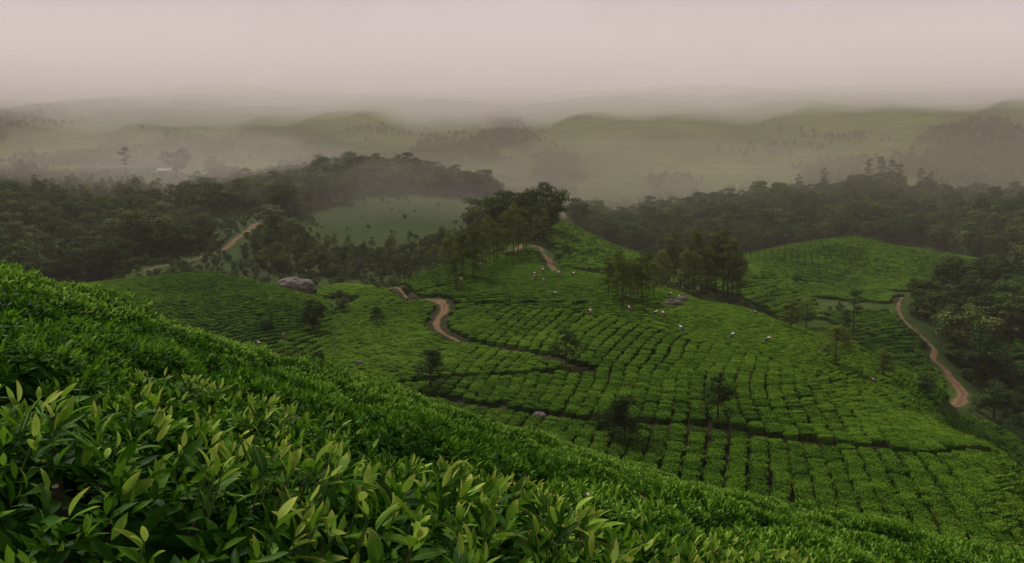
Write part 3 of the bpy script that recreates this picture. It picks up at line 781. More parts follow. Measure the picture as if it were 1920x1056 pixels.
# ---- tea on the photographer's own slope
def frustum(x, y, z, m=120):
    u, v = proj(x, np.maximum(y, .4), z)
    return (y > .6) & (u > -m) & (u < 1920 + m) & (v < 1056 + 3 * m)
near_spots = []
row = 0
rot = R(-9)
for i in range(-1, 16):
    for j in range(-12, 14):
        lx = j * 1.12 + (i % 2) * 0.5 + rng.normal(0, .06); ly = (1.5 if i < 1 else 1.78) + i * 1.44 + rng.normal(0, .05)
        x = lx * math.cos(rot) - (ly - 1.6) * math.sin(rot) * 1.0; y = ly + lx * math.sin(rot)
        if y < 0.95: continue
        z = float(H(x, y))
        u, v = proj(x, y, z + CANOPY)
        edge = float(np.interp(x, EX, EY))
        if y > edge + 2.2: continue
        if not (-260 - 500 / y < u < 2180 + 500 / y): continue
        if math.hypot(x, y) < 1.25: continue
        near_spots.append((math.hypot(x, y), x, y, z, u, v, i))
near_spots.sort()
# two gaps where the bushes stand apart
GAPS = [(1.9, 6.9, .65), (4.05, 8.3, .75), (4.3, 7.1, .7), (-4.0, 3.5, .0)]
near_spots = [s for s in near_spots if all(math.hypot(s[1] - g[0], s[2] - g[1]) > g[2] for g in GAPS)]

leaf_mesh = []
for age in (.12, .36, .6, .84):
    for k, tm in enumerate(LEAF_FINE):
        L = Leaves(); L.add(tm, np.zeros((1, 3)), np.eye(3)[None], np.ones(1), np.array([age]))
        leaf_mesh.append(L.mesh('leaf', [M['leaf_near']], True))
FINE_BUSHES = [s for s in near_spots if s[0] < 3.9]
def where(u, v):
    side = 'far left' if u < 150 else 'left' if u < 620 else 'centre left' if u < 960 else 'centre right' if u < 1350 else 'right'
    return side
n_leaf = 0
used_names = {}
fine = []; plain_b = []
for bi, (d, x, y, z, u, v, row_i) in enumerate(near_spots):
    root = bpy.data.objects.new('tea_bush', None); C.objects.link(root)
    ex, ey = slope_rot(x, y, .85)
    root.location = (x, y, z); root.rotation_euler = (float(ex), float(ey), rot + rng.normal(0, .12))
    root.empty_display_size = .2
    obj('stem', WOODY, root)
    if d < 3.9:
        r = np.random.default_rng(500 + bi)
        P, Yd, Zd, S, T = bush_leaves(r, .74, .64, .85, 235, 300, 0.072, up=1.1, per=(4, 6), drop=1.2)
        fr = frames(Yd, Zd)
        root_m = Matrix.LocRotScale(root.location, root.rotation_euler, None)
        rm = np.array(root_m.to_3x3()); W = P @ rm.T + np.array(root.location)
        uu, vv = proj(W[:, 0], np.maximum(W[:, 1], .3), W[:, 2])
        vis = (W[:, 1] > .5) & (uu > -60) & (uu < 1980) & (vv < 1130)
        score = np.where(vis, P[:, 2] * 1.6 - 0.25 * W[:, 1] + T * .2, -9)
        order = np.argsort(-score)
        take = order[:270]; take = take[score[take] > -8]
        pick = r.integers(0, len(LEAF_FINE), len(P))
        for i in take:
            m3 = fr[i] * S[i]
            o = bpy.data.objects.new('leaf', leaf_mesh[min(3, int(T[i] * 4)) * len(LEAF_FINE) + pick[i]])
            C.objects.link(o); o.parent = root
            o.matrix_local = Matrix(((*m3[0], P[i][0]), (*m3[1], P[i][1]), (*m3[2], P[i][2]), (0, 0, 0, 1)))
            n_leaf += 1
        rest = np.ones(len(P), bool); rest[take] = False
        L = Leaves()
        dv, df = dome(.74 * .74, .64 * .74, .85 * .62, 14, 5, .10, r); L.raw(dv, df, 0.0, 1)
        for k, tm in enumerate(LEAF_FINE):
            s = rest & (pick == k)
            if s.any(): L.add(tm, P[s], fr[s], S[s], T[s])
        # more small leaves deeper in
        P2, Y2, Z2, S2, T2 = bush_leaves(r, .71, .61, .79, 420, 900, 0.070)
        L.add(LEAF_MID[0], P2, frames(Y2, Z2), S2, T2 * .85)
        fo = obj('foliage', L.mesh('foliage', [M['leaf_mid'], M['leaf_core']], True), root); fo['kind'] = 'stuff'
        # green shoots under the topmost leaves
        mb = MB()
        for i in take[:90]:
            p = Vector(P[i]); mb.tube([p - Vector((0, 0, .07)), p - Vector((0, 0, .03)), p], [.0022, .002, .0016], 4, cap=False)
        obj('shoots', mb.mesh('shoots', M['shoot']), root)['kind'] = 'stuff'
        tag(root, 'big-leaved tea bush', 'tea bush', 'big-leaved tea bushes nearest the camera')
        fine.append((row_i, u, root))
    else:
        brow = float(np.interp(x, EX, EY))
        old_patch = y < brow - 3.2 and 2.5 < y < 7.8 and x < .2
        k = int(rng.integers(0, 2)) + (0 if old_patch else 4 if y > brow - 2.6 else 2)
        fo = obj('foliage', MID[k], root)
        fo.rotation_euler = (0, 0, math.pi if rng.random() < .5 else 0)
        s = rng.uniform(.94, 1.1); root.scale = (s, s, s * rng.uniform(.94, 1.08))
        edge = float(np.interp(x, EX, EY))
        tag(root, 'clipped tea bush', 'tea bush', 'clipped tea bushes on the near slope')
        plain_b.append((row_i, u, root, 'on the brow' if y > edge - 1.8 else 'below the brow'))
ONES = ['', 'first', 'second', 'third', 'fourth', 'fifth', 'sixth', 'seventh', 'eighth', 'ninth', 'tenth', 'eleventh', 'twelfth', 'thirteenth', 'fourteenth', 'fifteenth', 'sixteenth', 'seventeenth', 'eighteenth', 'nineteenth']
def nth(n):
    if n < 20: return ONES[n]
    tens = {2: 'twent', 3: 'thirt', 4: 'fort', 5: 'fift', 6: 'sixt'}[n // 10]
    return tens + 'ieth' if n % 10 == 0 else tens + 'y-' + ONES[n % 10]
names = ONES[1:]
for rw in sorted({f[0] for f in plain_b}):
    for i, f in enumerate(sorted([f for f in plain_b if f[0] == rw], key=lambda f: f[1])):
        f[2]['label'] = f'tea bush in the {nth(rw + 2)} row of the near slope, {nth(i + 1)} from the left'
rows = sorted({f[0] for f in fine})
for ri, rw in enumerate(rows):
    grp = sorted([f for f in fine if f[0] == rw], key=lambda f: f[1])
    for i, f in enumerate(grp):
        f[2]['label'] = f"big-leaved tea bush in the {['nearest', 'second', 'third', 'fourth'][ri]} row from the camera, {names[i]} from the left"
N_NEAR = len(near_spots)

# ---- tea on the hills
spots = []
PLOT = [0.02, 0.0, 0.05, -.10, 0.0, -.05, .18, .06, .0, -.24, .08, -.15]
for zi, (poly, lo, hi, brg, pr, pb) in enumerate(TEA):
    us = [p[0] for p in poly]
    a0 = (min(us) - 960) / 1480; a1 = (max(us) - 960) / 1480
    corners = [(a * y, y) for a in (a0, a1) for y in (lo, hi)]
    x0 = min(c[0] for c in corners); x1 = max(c[0] for c in corners)
    cx, cy = (x0 + x1) / 2, (lo + hi) / 2
    rad = math.hypot(x1 - x0, hi - lo) / 2 + 4
    b = R(brg); dx, dy = math.sin(b), math.cos(b)          # rows run along (dx,dy)
    n1 = int(rad / pr) + 1; n2 = int(rad / pb) + 1
    I, J = np.meshgrid(np.arange(-n1, n1 + 1), np.arange(-n2, n2 + 1), indexing='ij')
    s = I * pr + rng.normal(0, .05, I.shape) * pr; tt = J * pb + (I * 0.37 % 1) * pb + rng.normal(0, .14, I.shape) * pb
    x = cx + s * dy + tt * dx; y = cy - s * dx + tt * dy
    wx = (vnoise(x, y, 22) - .5) * 4.6 + (vnoise(x + 50, y, 6) - .5) * 1.0; wy = (vnoise(x, y + 90, 22) - .5) * 4.6 + (vnoise(x + 50, y + 33, 6) - .5) * 0.8
    x = x + wx; y = y + wy
    y = np.maximum(y, 5)
    z = H(x, y)
    pu_, pv_ = proj(x, y, z)
    ok = in_poly(pu_, pv_, poly) & (y > lo) & (y < hi) & (pu_ > -60) & (pu_ < 1980)
    for pts, w in list(TR.values()): ok &= ~near_line(x, y, pts, w / 2 + .55)
    ok &= ~near_line(x, y, CREST, 1.3)
    for pts, w in FOOT: ok &= ~near_line(x, y, pts, w / 2 + .35)
    ok &= rng.random(x.shape) > 0.025
    ok &= z > near_hill(x, y) - CANOPY - .2
    n = int(ok.sum())
    big = pr / 1.42 if pr > 1.25 or pr < 1 else .79
    spots.append(np.stack([x[ok], y[ok], z[ok], np.full(n, -b), np.full(n, big), I[ok], np.full(n, PLOT[zi])], 1))
spots = np.concatenate(spots)
# keep only bushes whose top is not hidden behind the brow of the near slope by a wide margin
bu, bv = proj(spots[:, 0], spots[:, 1], spots[:, 2] + 1.0)
eu = np.array([-200, 0, 250, 640, 1000, 1400, 1600, 1900, 2100]); ev = np.array([400, 475, 575, 712, 825, 905, 965, 1050, 1110])
spots = spots[bv < np.interp(bu, eu, ev) + 45]
dist = np.hypot(spots[:, 0], spots[:, 1])
bu, bv = proj(spots[:, 0], spots[:, 1], spots[:, 2] + .6)
inview = (bv < np.interp(bu, eu, ev) - 4) & (bu > 0) & (bu < 1920)
order = np.argsort(np.where(inview, dist, 1e6))
N_IND = max(0, 298 - N_NEAR)
ind = order[:N_IND]; rest = np.ones(len(spots), bool); rest[ind] = False
ex, ey = slope_rot(spots[:, 0], spots[:, 1], .8)
flip = np.where(rng.random(len(spots)) < .5, math.pi, 0)
scl = rng.uniform(.94, 1.10, len(spots)) * spots[:, 4]
var = rng.integers(0, 4, len(spots))
far_src = [None] * 4
hill_b = []
for i in ind:
    o = obj('tea_bush', FARB[var[i]], None, tuple(spots[i, :3]))
    o.rotation_euler = (float(ex[i]), float(ey[i]), spots[i, 3] + flip[i] + rng.normal(0, .08)); s = float(scl[i]); o.scale = (s, s, s)
    tag(o, 'clipped tea bush in the lowest rows of the central hill, beyond the near slope', 'tea bush', 'tea bushes in the lowest rows of the central hill')
    if far_src[var[i]] is None: far_src[var[i]] = o
    hill_b.append((int(spots[i, 5]), dist[i], o))

for li, ln in enumerate(sorted({h[0] for h in hill_b}, reverse=True)):
    for i, h in enumerate(sorted([h for h in hill_b if h[0] == ln], key=lambda h: h[1])):
        h[2]['label'] = f'central hill tea bush, {nth(li + 1)} lane from the right, {nth(i + 1)} above the brow'

def point_cloud(name, pos, rot, sc, var, sources, label, group_name, plot=None):
    """one object that repeats the geometry of the given sources at points"""
    me = bpy.data.meshes.new(name)
    me.vertices.add(len(pos)); me.vertices.foreach_set('co', np.asarray(pos, np.float32).ravel())
    a = me.attributes.new('turn', 'FLOAT_VECTOR', 'POINT'); a.data.foreach_set('vector', np.asarray(rot, np.float32).ravel())
    a = me.attributes.new('size', 'FLOAT_VECTOR', 'POINT'); a.data.foreach_set('vector', np.asarray(sc, np.float32).ravel())
    a = me.attributes.new('kind_no', 'INT', 'POINT'); a.data.foreach_set('value', np.asarray(var, np.int32))
    if plot is not None:
        a = me.attributes.new('plot', 'FLOAT', 'POINT'); a.data.foreach_set('value', np.asarray(plot, np.float32))
    o = obj(name, me)
    ng = bpy.data.node_groups.new(group_name, 'GeometryNodeTree')
    ng.interface.new_socket('Geometry', in_out='INPUT', socket_type='NodeSocketGeometry')
    ng.interface.new_socket('Geometry', in_out='OUTPUT', socket_type='NodeSocketGeometry')
    gi = ng.nodes.new('NodeGroupInput'); go = ng.nodes.new('NodeGroupOutput')
    def named(nm, ty):
        n = ng.nodes.new('GeometryNodeInputNamedAttribute'); n.data_type = ty; n.inputs['Name'].default_value = nm
        return n.outputs['Attribute']
    A_t = named('turn', 'FLOAT_VECTOR'); A_s = named('size', 'FLOAT_VECTOR'); A_k = named('kind_no', 'INT')
    e2r = ng.nodes.new('FunctionNodeEulerToRotation'); ng.links.new(A_t, e2r.inputs[0])
    join = ng.nodes.new('GeometryNodeJoinGeometry')
    for k, srcs in enumerate(sources):
        parts = ng.nodes.new('GeometryNodeJoinGeometry')
        for s in srcs:
            oi = ng.nodes.new('GeometryNodeObjectInfo'); oi.transform_space = 'ORIGINAL'
            oi.inputs['Object'].default_value = s
            oi.inputs['As Instance'].default_value = False
            ng.links.new(oi.outputs['Geometry'], parts.inputs[0])
        cmp_ = ng.nodes.new('FunctionNodeCompare'); cmp_.data_type = 'INT'; cmp_.operation = 'EQUAL'
        ng.links.new(A_k, cmp_.inputs[2]); cmp_.inputs[3].default_value = k
        ip = ng.nodes.new('GeometryNodeInstanceOnPoints')
        ng.links.new(gi.outputs[0], ip.inputs['Points']); ng.links.new(cmp_.outputs[0], ip.inputs['Selection'])
        ng.links.new(parts.outputs[0], ip.inputs['Instance'])
        ng.links.new(e2r.outputs[0], ip.inputs['Rotation']); ng.links.new(A_s, ip.inputs['Scale'])
        ng.links.new(ip.outputs[0], join.inputs[0])
    ng.links.new(join.outputs[0], go.inputs[0])
    md = o.modifiers.new('repeat', 'NODES'); md.node_group = ng
    return tag(o, label, kind='stuff')
rot3 = np.stack([ex, ey, spots[:, 3] + flip + rng.normal(0, .08, len(spots))], 1)[rest]
point_cloud('tea_bushes', spots[rest, :3], rot3, np.repeat(scl[rest][:, None], 3, 1), var[rest], [[s] for s in far_src],
            'rows of clipped tea bushes covering the hills', 'tea_rows', spots[rest, 6] + (vnoise(spots[rest, 0], spots[rest, 1], 9) - .5) * .16)
print('NEAR', N_NEAR, 'IND', N_IND, 'TEA', len(spots), 'LEAF', n_leaf)

# ================================================================== trees
def tree_meshes(seed, kind):
    """a tree 10 m high: crown mesh and trunk mesh"""
    r = np.random.default_rng(seed)
    L = Leaves(); mb = MB(); lb = MB()
    lobes = []
    if kind == 'broad':
        nl = int(r.integers(30, 38)); sx = r.uniform(2.7, 3.4); hz = r.uniform(3.3, 3.9); cz = 10 - hz - 1.0
        for k in range(nl):
            d = unit(r.normal(0, 1, 3)); 
            q = r.uniform(.55, 1.0) * (1 if d[2] > -.2 else .9)
            c = np.array([d[0] * sx * q, d[1] * sx * q, cz + d[2] * hz * q])
            lobes.append((c, r.uniform(.75, 1.5)))
        per, qs = 95, (.26, .48)
    elif kind == 'oak':
        nl = int(r.integers(36, 46))
        for k in range(nl):
            f = r.random() ** .8; zc = 2.4 + 7.0 * f
            w = 2.0 * (1 - f) ** .6 * (0.35 + min(1, f * 4)) + .15
            t = r.random() * 6.28; q = r.uniform(.35, 1)
            lobes.append((np.array([math.cos(t) * w * q, math.sin(t) * w * q, zc]), r.uniform(.5, .98)))
        per, qs = 56, (.15, .29)
    else:   # tall: eucalyptus-like, bare stem and high tufts
        for k in range(14):
            f = r.random(); zc = 5.2 + 4.4 * f; t = r.random() * 6.28; w = 1.5 * math.sin(math.pi * (.15 + .8 * f)) * r.uniform(.3, 1)
            lobes.append((np.array([math.cos(t) * w, math.sin(t) * w, zc]), r.uniform(.5, .95)))
        per, qs = 60, (.2, .36)
    for c, rad in lobes:
        n = int(per * (rad / (1.2 if kind == 'broad' else .6)) ** 1.3) + 12
        d = unit(r.normal(0, 1, (n, 3))); d[:, 2] = np.where(d[:, 2] < -.3, -d[:, 2] * .6, d[:, 2]); d = unit(d)
        rr = rad * (r.random(n) ** .22) * r.uniform(.85, 1.12, n)
        P = c + d * rr[:, None] * np.array([1, 1, .8])
        Zd = unit(d + np.array([0, 0, .35]) + r.normal(0, .42, (n, 3)))
        Yd = unit(np.cross(Zd, r.normal(0, 1, (n, 3))))
        ct = r.normal(.42, .16)
        L.add(QUAD, P, frames(Yd, Zd), r.uniform(*qs, n), np.clip(ct + r.normal(0, .13, n), 0, 1))
    th = 9.2 if kind != 'broad' else 6.0
    tr = {'broad': .24, 'oak': .11, 'tall': .13}[kind]
    bx, by = r.normal(0, .15, 2)
    mb.tube([(0, 0, -.6), (bx * .3, by * .3, th * .3), (bx, by, th * .65), (bx * 1.2, by, th)], [tr * 1.25, tr, tr * .75, tr * .3], 7)
    for c, rad in lobes[:: (2 if kind == 'broad' else 3)]:
        z0 = (th * r.uniform(.45, .8)) if kind == 'broad' else max(2.5, c[2] - .8)
        z0 = min(z0, th * .95)
        m = np.array([bx, by, z0]) * .4 + c * .6; m[2] -= .3
        lb.tube([(bx * .8, by * .8, z0), tuple(m), tuple(c)], [tr * .4, tr * .28, tr * .1], 4, cap=False)
    return L, mb, lb
CROWN_MAT = {'broad': 'crown', 'oak': 'oak', 'tall': 'crown'}
TREES = {}
for kind, cnt in (('broad', 6), ('oak', 5), ('tall', 2)):
    TREES[kind] = []
    for k in range(cnt):
        L, mb, lb = tree_meshes(900 + 17 * k + len(kind), kind)
        TREES[kind].append((L.mesh('crown', [M[CROWN_MAT[kind]]]), mb.mesh('trunk', M['bark']), lb.mesh('limbs', M['bark'])))
def recolour(me, mat):
    c = me.copy(); c.materials.clear(); c.materials.append(mat); return c

src = {}
def tree(kind, x, y, h, label, group, name='tree', mat=None, k=None, wide=1.0, z=None):
    k = int(rng.integers(0, len(TREES[kind]))) if k is None else k
    cm, tm, lm = TREES[kind][k]
    if mat: cm = recolour(cm, M[mat])
    root = bpy.data.objects.new(name, None); C.objects.link(root); root.empty_display_size = 1
    root.location = (x, y, float(H(x, y)) if z is None else z); root.rotation_euler = (0, 0, rng.random() * 6.28)
    s = h / 10; root.scale = (s * wide, s * wide, s)
    c = obj('crown', cm, root); tk = obj('trunk', tm, root); lo_ = obj('limbs', lm, tk)
    if mat is None and kind != 'tall': src.setdefault((kind, k), (c, tk, lo_))
    tag(root, label, 'tree', group)
    return root, c, tk

cand = []   # wood trees: x, y, h, kind, place
for poly, lo, hi, sp, hr, kind, place in WOOD:
    us = [p[0] for p in poly]
    x0 = (min(us) - 960) / 1480 * hi; x1 = (max(us) - 960) / 1480 * hi
    if x0 > 0: x0 = (min(us) - 960) / 1480 * lo
    if x1 < 0: x1 = (max(us) - 960) / 1480 * lo
    xs, ys = np.meshgrid(np.arange(x0, x1 + sp, sp), np.arange(lo, hi, sp))
    xs = xs + rng.normal(0, sp * .28, xs.shape); ys = ys + rng.normal(0, sp * .28, ys.shape)
    zz = H(xs, ys); a, b = proj(xs, ys, zz)
    ok = in_poly(a, b, poly) & (a > -90) & (a < 2010)
    for pts, w in TR.values(): ok &= ~near_line(xs, ys, pts, w / 2 + (1.6 if place == 'near right' else 3.2))
    if place == 'left mist': ok &= vnoise(xs, ys, 30) > .4
    if place == 'slope': ok &= vnoise(xs, ys, 25) > .22
    for x, y in zip(xs[ok], ys[ok]):
        hh = rng.uniform(*hr) * rng.choice([.75, 1, 1, 1.22])
        kd = kind if kind != 'mixed' else ('oak' if rng.random() < .65 else 'broad')
        cand.append((x, y, hh, kd, place))
# far woodland patches on the slopes under the cloud
xs, ys = np.meshgrid(np.arange(-760, 760, 4.6), np.arange(580, 1000, 6.5))
xs = xs + rng.normal(0, 2.2, xs.shape); ys = ys + rng.normal(0, 2.6, ys.shape)
a, b = proj(xs, ys, H(xs, ys))
nn = vnoise(xs + 400, ys * .5, 90) * .55 + vnoise(xs, ys * .6, 38) * .3 + vnoise(xs + 7, ys, 15) * .15 + np.where(a < 600, .09, 0) + np.where(a > 1480, .05, 0)
pr_ = np.clip((nn - .56) / .05, 0, 1)
ok = (rng.random(nn.shape) < pr_) & (a > -60) & (a < 1980) & (np.abs(xs / ys) < .7)
for x, y in zip(xs[ok], ys[ok]): cand.append((x, y, rng.uniform(3, 6.5), 'broad', 'far'))
# patches the photograph shows plainly
for u, v, lo, n, sx, sy in [(910, 262, 640, 130, 40, 22), (1060, 300, 620, 50, 14, 16), (1075, 335, 600, 36, 14, 12), (1180, 385, 560, 40, 60, 14), (1230, 340, 600, 24, 30, 14), (1430, 285, 650, 40, 50, 20), (1560, 260, 700, 40, 60, 20),
                            (420, 300, 560, 30, 40, 30), (220, 300, 560, 40, 60, 30), (60, 310, 520, 40, 60, 30), (690, 250, 700, 30, 60, 30), (1750, 300, 600, 40, 70, 30), (1870, 300, 600, 40, 60, 30)]:
    px, py, _ = hit(u, v, lo, 2200)
    for k in range(n): cand.append((px + rng.normal(0, sx * .5), py + rng.normal(0, sy * .6), rng.uniform(3.5, 7), 'broad', 'far'))

PLACE = {
 'left': ('dark rounded evergreen in the dense wood filling the left valley', 'trees of the left valley wood'),
 'ridge': ('hazy rounded tree on the wooded ridge beyond the left valley', 'trees on the left ridge'),
 'slope': ('small tree on the scrubby slope between the left road and the central hill', 'trees on the scrubby slope'),
 'knoll': ('tall dark tree in the clump crowning the knoll behind the hilltop track', 'tall trees on the knoll'),
 'right': ('dull green tree in the wood covering the long right-hand ridge', 'trees of the right ridge wood'),
 'near right': ('dark bushy tree in the shady wood beside the right dirt road', 'trees beside the right dirt road'),
 'left mist': ('faint scattered tree on the hazy ground behind the left wood', 'trees behind the left wood'),
 'far': ('faint tree on the misty far slopes', 'trees on the far slopes'),
}
# ---- slender silver oaks, one by one, at the foot of each trunk seen in the photograph
OAKS_A = [(843, 542, 104), (856, 548, 90), (887, 525, 95), (893, 523, 80), (911, 506, 88), (932, 492, 84), (941, 478, 92), (963, 477, 96), (981, 472, 92), (986, 476, 80), (1005, 466, 84), (868, 522, 78), (926, 497, 74), (950, 487, 80), (972, 482, 88), (905, 512, 70), (1020, 462, 70), (918, 500, 92)]
OAKS_B = [(1140, 566, 92), (1166, 582, 96), (1181, 572, 110), (1196, 560, 100), (1203, 572, 112), (1255, 537, 96), (1263, 537, 88), (1290, 546, 100), (1303, 546, 112), (1326, 552, 104), (1341, 553, 112), (1355, 556, 116), (1364, 560, 104), (1372, 566, 110), (1381, 568, 98), (1225, 560, 90), (1241, 546, 82), (1276, 541, 96), (1313, 547, 92), (1158, 562, 80), (1386, 562, 90), (1332, 547, 96), (1216, 552, 100), (1284, 552, 84), (1186, 556, 76), (1300, 556, 90)]
LONE = [(808, 738, 86, 'oak', 'dark slender tree standing at the near foot of the central hill, left of centre'),
 (587, 626, 72, 'broad', 'round-headed small tree in the hollow below the boulder'),
 (1062, 692, 78, 'oak', 'thin sparse tree beside the footpath clearing on the central hill'),
 (1345, 800, 100, 'oak', 'gauzy young tree among the tea rows, right of centre'),
 (1152, 836, 84, 'oak', 'bushy dark sapling where the near brow meets the central hill'),
 (1172, 842, 104, 'oak', 'taller dark sapling where the near brow meets the central hill'),
 (1128, 812, 52, 'broad', 'low dark shrub at the foot of the saplings on the near brow'),
 (706, 618, 44, 'oak', 'thin pole-like tree on the tea slope left of the red path'),
 (597, 688, 36, 'broad', 'small dark shrub on the tea slope just above the near brow'),
 (1482, 622, 62, 'oak', 'pair-trunked young tree on the right shoulder of the central hill, higher one'),
 (1512, 616, 56, 'oak', 'slim tree behind the right shoulder of the central hill'),
 (1566, 690, 84, 'oak', 'sparse tall tree amid tea on the right flank of the central hill'),
 (1655, 712, 60, 'oak', 'short dark tree near the right shoulder, below the grassy edge'),
 (1735, 748, 54, 'broad', 'dark rounded sapling beside the bend of the right dirt road'),
 (1600, 640, 96, 'tall', 'tall tufted tree in the right valley before the bare field'),
 (1582, 648, 70, 'tall', 'shorter tufted tree in the right valley before the bare field'),
 (1660, 702, 40, 'oak', 'small thin tree on the right shoulder crest'),
 (560, 520, 24, 'broad', 'small pale bush just behind the big boulder'),
 (500, 625, 30, 'broad', 'low brownish shrub at the foot of the left tea hill'),
 (645, 590, 34, 'broad', 'dark low shrub in the hollow between the two tea hills'),
 (765, 560, 26, 'broad', 'dark shrub beside the red path on the central hill'),
 (1062, 478, 22, 'broad', 'small dark bush beside the hilltop track')]
crown_src = {'broad': [], 'oak': []}
ind_trees = []
def place_px(u, v, hp, kind, label, group=None, lo=34, hi=260, **kw):
    x, y, z = hit(u, v, lo, hi)
    return tree(kind, x, y, max(hp * y / 1480, .8) * kw.pop('vary', 1.0), label, group, **kw)
for i, (u, v, hp) in enumerate(sorted(OAKS_A)):
    place_px(u, v, hp, 'oak', f'slender silver oak of the crest grove by the hilltop track, {nth(i + 1)} trunk from the left', 'silver oaks of the crest grove', 80, 200, name='silver_oak', vary=rng.uniform(.72, 1.18), wide=rng.uniform(.7, 1.15))
for i, (u, v, hp) in enumerate(sorted(OAKS_B)):
    place_px(u, v, hp, 'oak', f'slender silver oak of the grove on the right shoulder, {nth(i + 1)} trunk from the left', 'silver oaks of the right grove', 80, 200, name='silver_oak', vary=rng.uniform(.72, 1.18), wide=rng.uniform(.7, 1.15))
for u, v, hp, kd, lab in LONE:
    place_px(u, v, hp, kd, lab, None, 34, 240, mat='crown_dark' if u < 1400 and v > 600 else None, wide=1.7 if kd == 'oak' else 1.25)
# ---- trees that stand out from their wood
SPECIAL = [(128, 425, 38, 'broad', 'russet-crowned tree in the dark left valley wood', 'crown_russet', 170, 320),
 (512, 440, 62, 'broad', 'tall pale-crowned tree above the end of the left dirt road', 'crown_pale', 170, 420),
 (545, 452, 48, 'broad', 'pale round tree just right of the left dirt road', 'crown_pale', 170, 420),
 (1662, 452, 34, 'broad', 'broad pale tan tree at the lower edge of the right ridge wood', 'crown_pale', 270, 480),
 (1752, 456, 26, 'broad', 'pale spreading tree right of the tan one below the right ridge', 'crown_pale', 270, 480),
 (1545, 440, 26, 'broad', 'pale rounded tree behind the domed tea hill', 'crown_pale', 270, 480),
 (1497, 352, 46, 'tall', 'flat-topped tree rising alone above the right ridge', None, 300, 520),
 (1545, 350, 52, 'tall', 'narrow tree rising next to the flat-topped one on the right ridge', None, 300, 520),
 (1628, 342, 58, 'tall', 'tall tufted tree, first of the row breaking the right ridge skyline', None, 300, 520),
 (1650, 340, 62, 'tall', 'tall tufted tree, second of the row breaking the right ridge skyline', None, 300, 520),
 (1672, 342, 56, 'tall', 'tall tufted tree, third of the row breaking the right ridge skyline', None, 300, 520),
 (1686, 344, 50, 'tall', 'tall tufted tree, last of the row breaking the right ridge skyline', None, 300, 520),
 (1726, 350, 48, 'tall', 'lone skyline tree right of the tall tufted row', None, 300, 520),
 (1744, 352, 44, 'tall', 'lean skyline tree at the end of the right ridge row', None, 300, 520),
 (330, 335, 64, 'broad', 'big round tree fading in the mist above the white house', None, 400, 700),
 (237, 345, 66, 'tall', 'tall faint tree in the mist left of the white house', None, 380, 700),
 (405, 345, 58, 'broad', 'misty rounded tree right of the white house', None, 380, 700)]
for u, v, hp, kd, lab, mt, lo, hi in SPECIAL:
    place_px(u, v, hp, kd, lab, None, lo, hi, mat=mt, wide=(1.25 if kd == 'broad' else 1.0))
cand_np = np.array([(c[0], c[1], c[2]) for c in cand])
csz = cand_np[:, 2] / np.hypot(cand_np[:, 0], cand_np[:, 1])
zc = H(cand_np[:, 0], cand_np[:, 1])
cu, cv = proj(cand_np[:, 0], cand_np[:, 1], zc + cand_np[:, 2] * .8)
# rough test that the top of the crown can be seen over the ground in front
seen = np.ones(len(cand), bool)
for f in np.linspace(.15, .97, 40):
    seen &= H(cand_np[:, 0] * f, cand_np[:, 1] * f) < (zc + cand_np[:, 2] * .95) * f + .2
seen &= (cu > -10) & (cu < 1930)
n_ind = 296 - len(OAKS_A) - len(OAKS_B) - len(LONE) - len(SPECIAL)
order = np.argsort(-np.where(seen, csz, 0))
ind = set(order[:n_ind].tolist())
lp, lr, ls, lk = [], [], [], []
wood_t = []
for i, (x, y, hh, kd, place) in enumerate(cand):
    k = int(rng.integers(0, len(TREES[kd])))
    wide = rng.uniform(.95, 1.4)
    if i in ind:
        lab, grp = PLACE[place]
        mt = None
        rt, c, tk = tree(kd, x, y, hh, lab, grp, mat=mt, k=k, wide=wide)
        wood_t.append((place, y, cu[i], rt))
    else:
        lp.append((x, y, zc[i])); lr.append((0, 0, rng.random() * 6.28)); s = hh / 10; ls.append((s * wide, s * wide, s)); lk.append((kd, k))
keys = sorted(src)
SHORT = {'left': 'dark rounded tree of the left valley wood', 'ridge': 'hazy tree on the left wooded ridge', 'slope': 'small tree on the scrubby left slope', 'knoll': 'tall dark tree on the hilltop knoll',
         'right': 'dull green tree of the right ridge wood', 'near right': 'dark bushy tree beside the right road', 'far': 'faint tree on the far slopes', 'left mist': 'hazy tree behind the left valley wood'}
for place in SHORT:
    g = sorted([w for w in wood_t if w[0] == place], key=lambda w: w[1])
    for bi in range(0, len(g), 12):
        for i, w in enumerate(sorted(g[bi:bi + 12], key=lambda w: w[2])):
            w[3]['label'] = f'{SHORT[place]}, {nth(bi // 12 + 1)} rank back, {nth(i + 1)} from the left'
kk = []
for kd, k in lk:
    kk.append(keys.index((kd, k)) if (kd, k) in src else [q for q, e in enumerate(keys) if e[0] == kd][k % max(1, len([e for e in keys if e[0] == kd]))])
point_cloud('forest', lp, lr, ls, kk, [src[q] for q in keys], 'mass of woodland on the ridges and far slopes', 'woods')
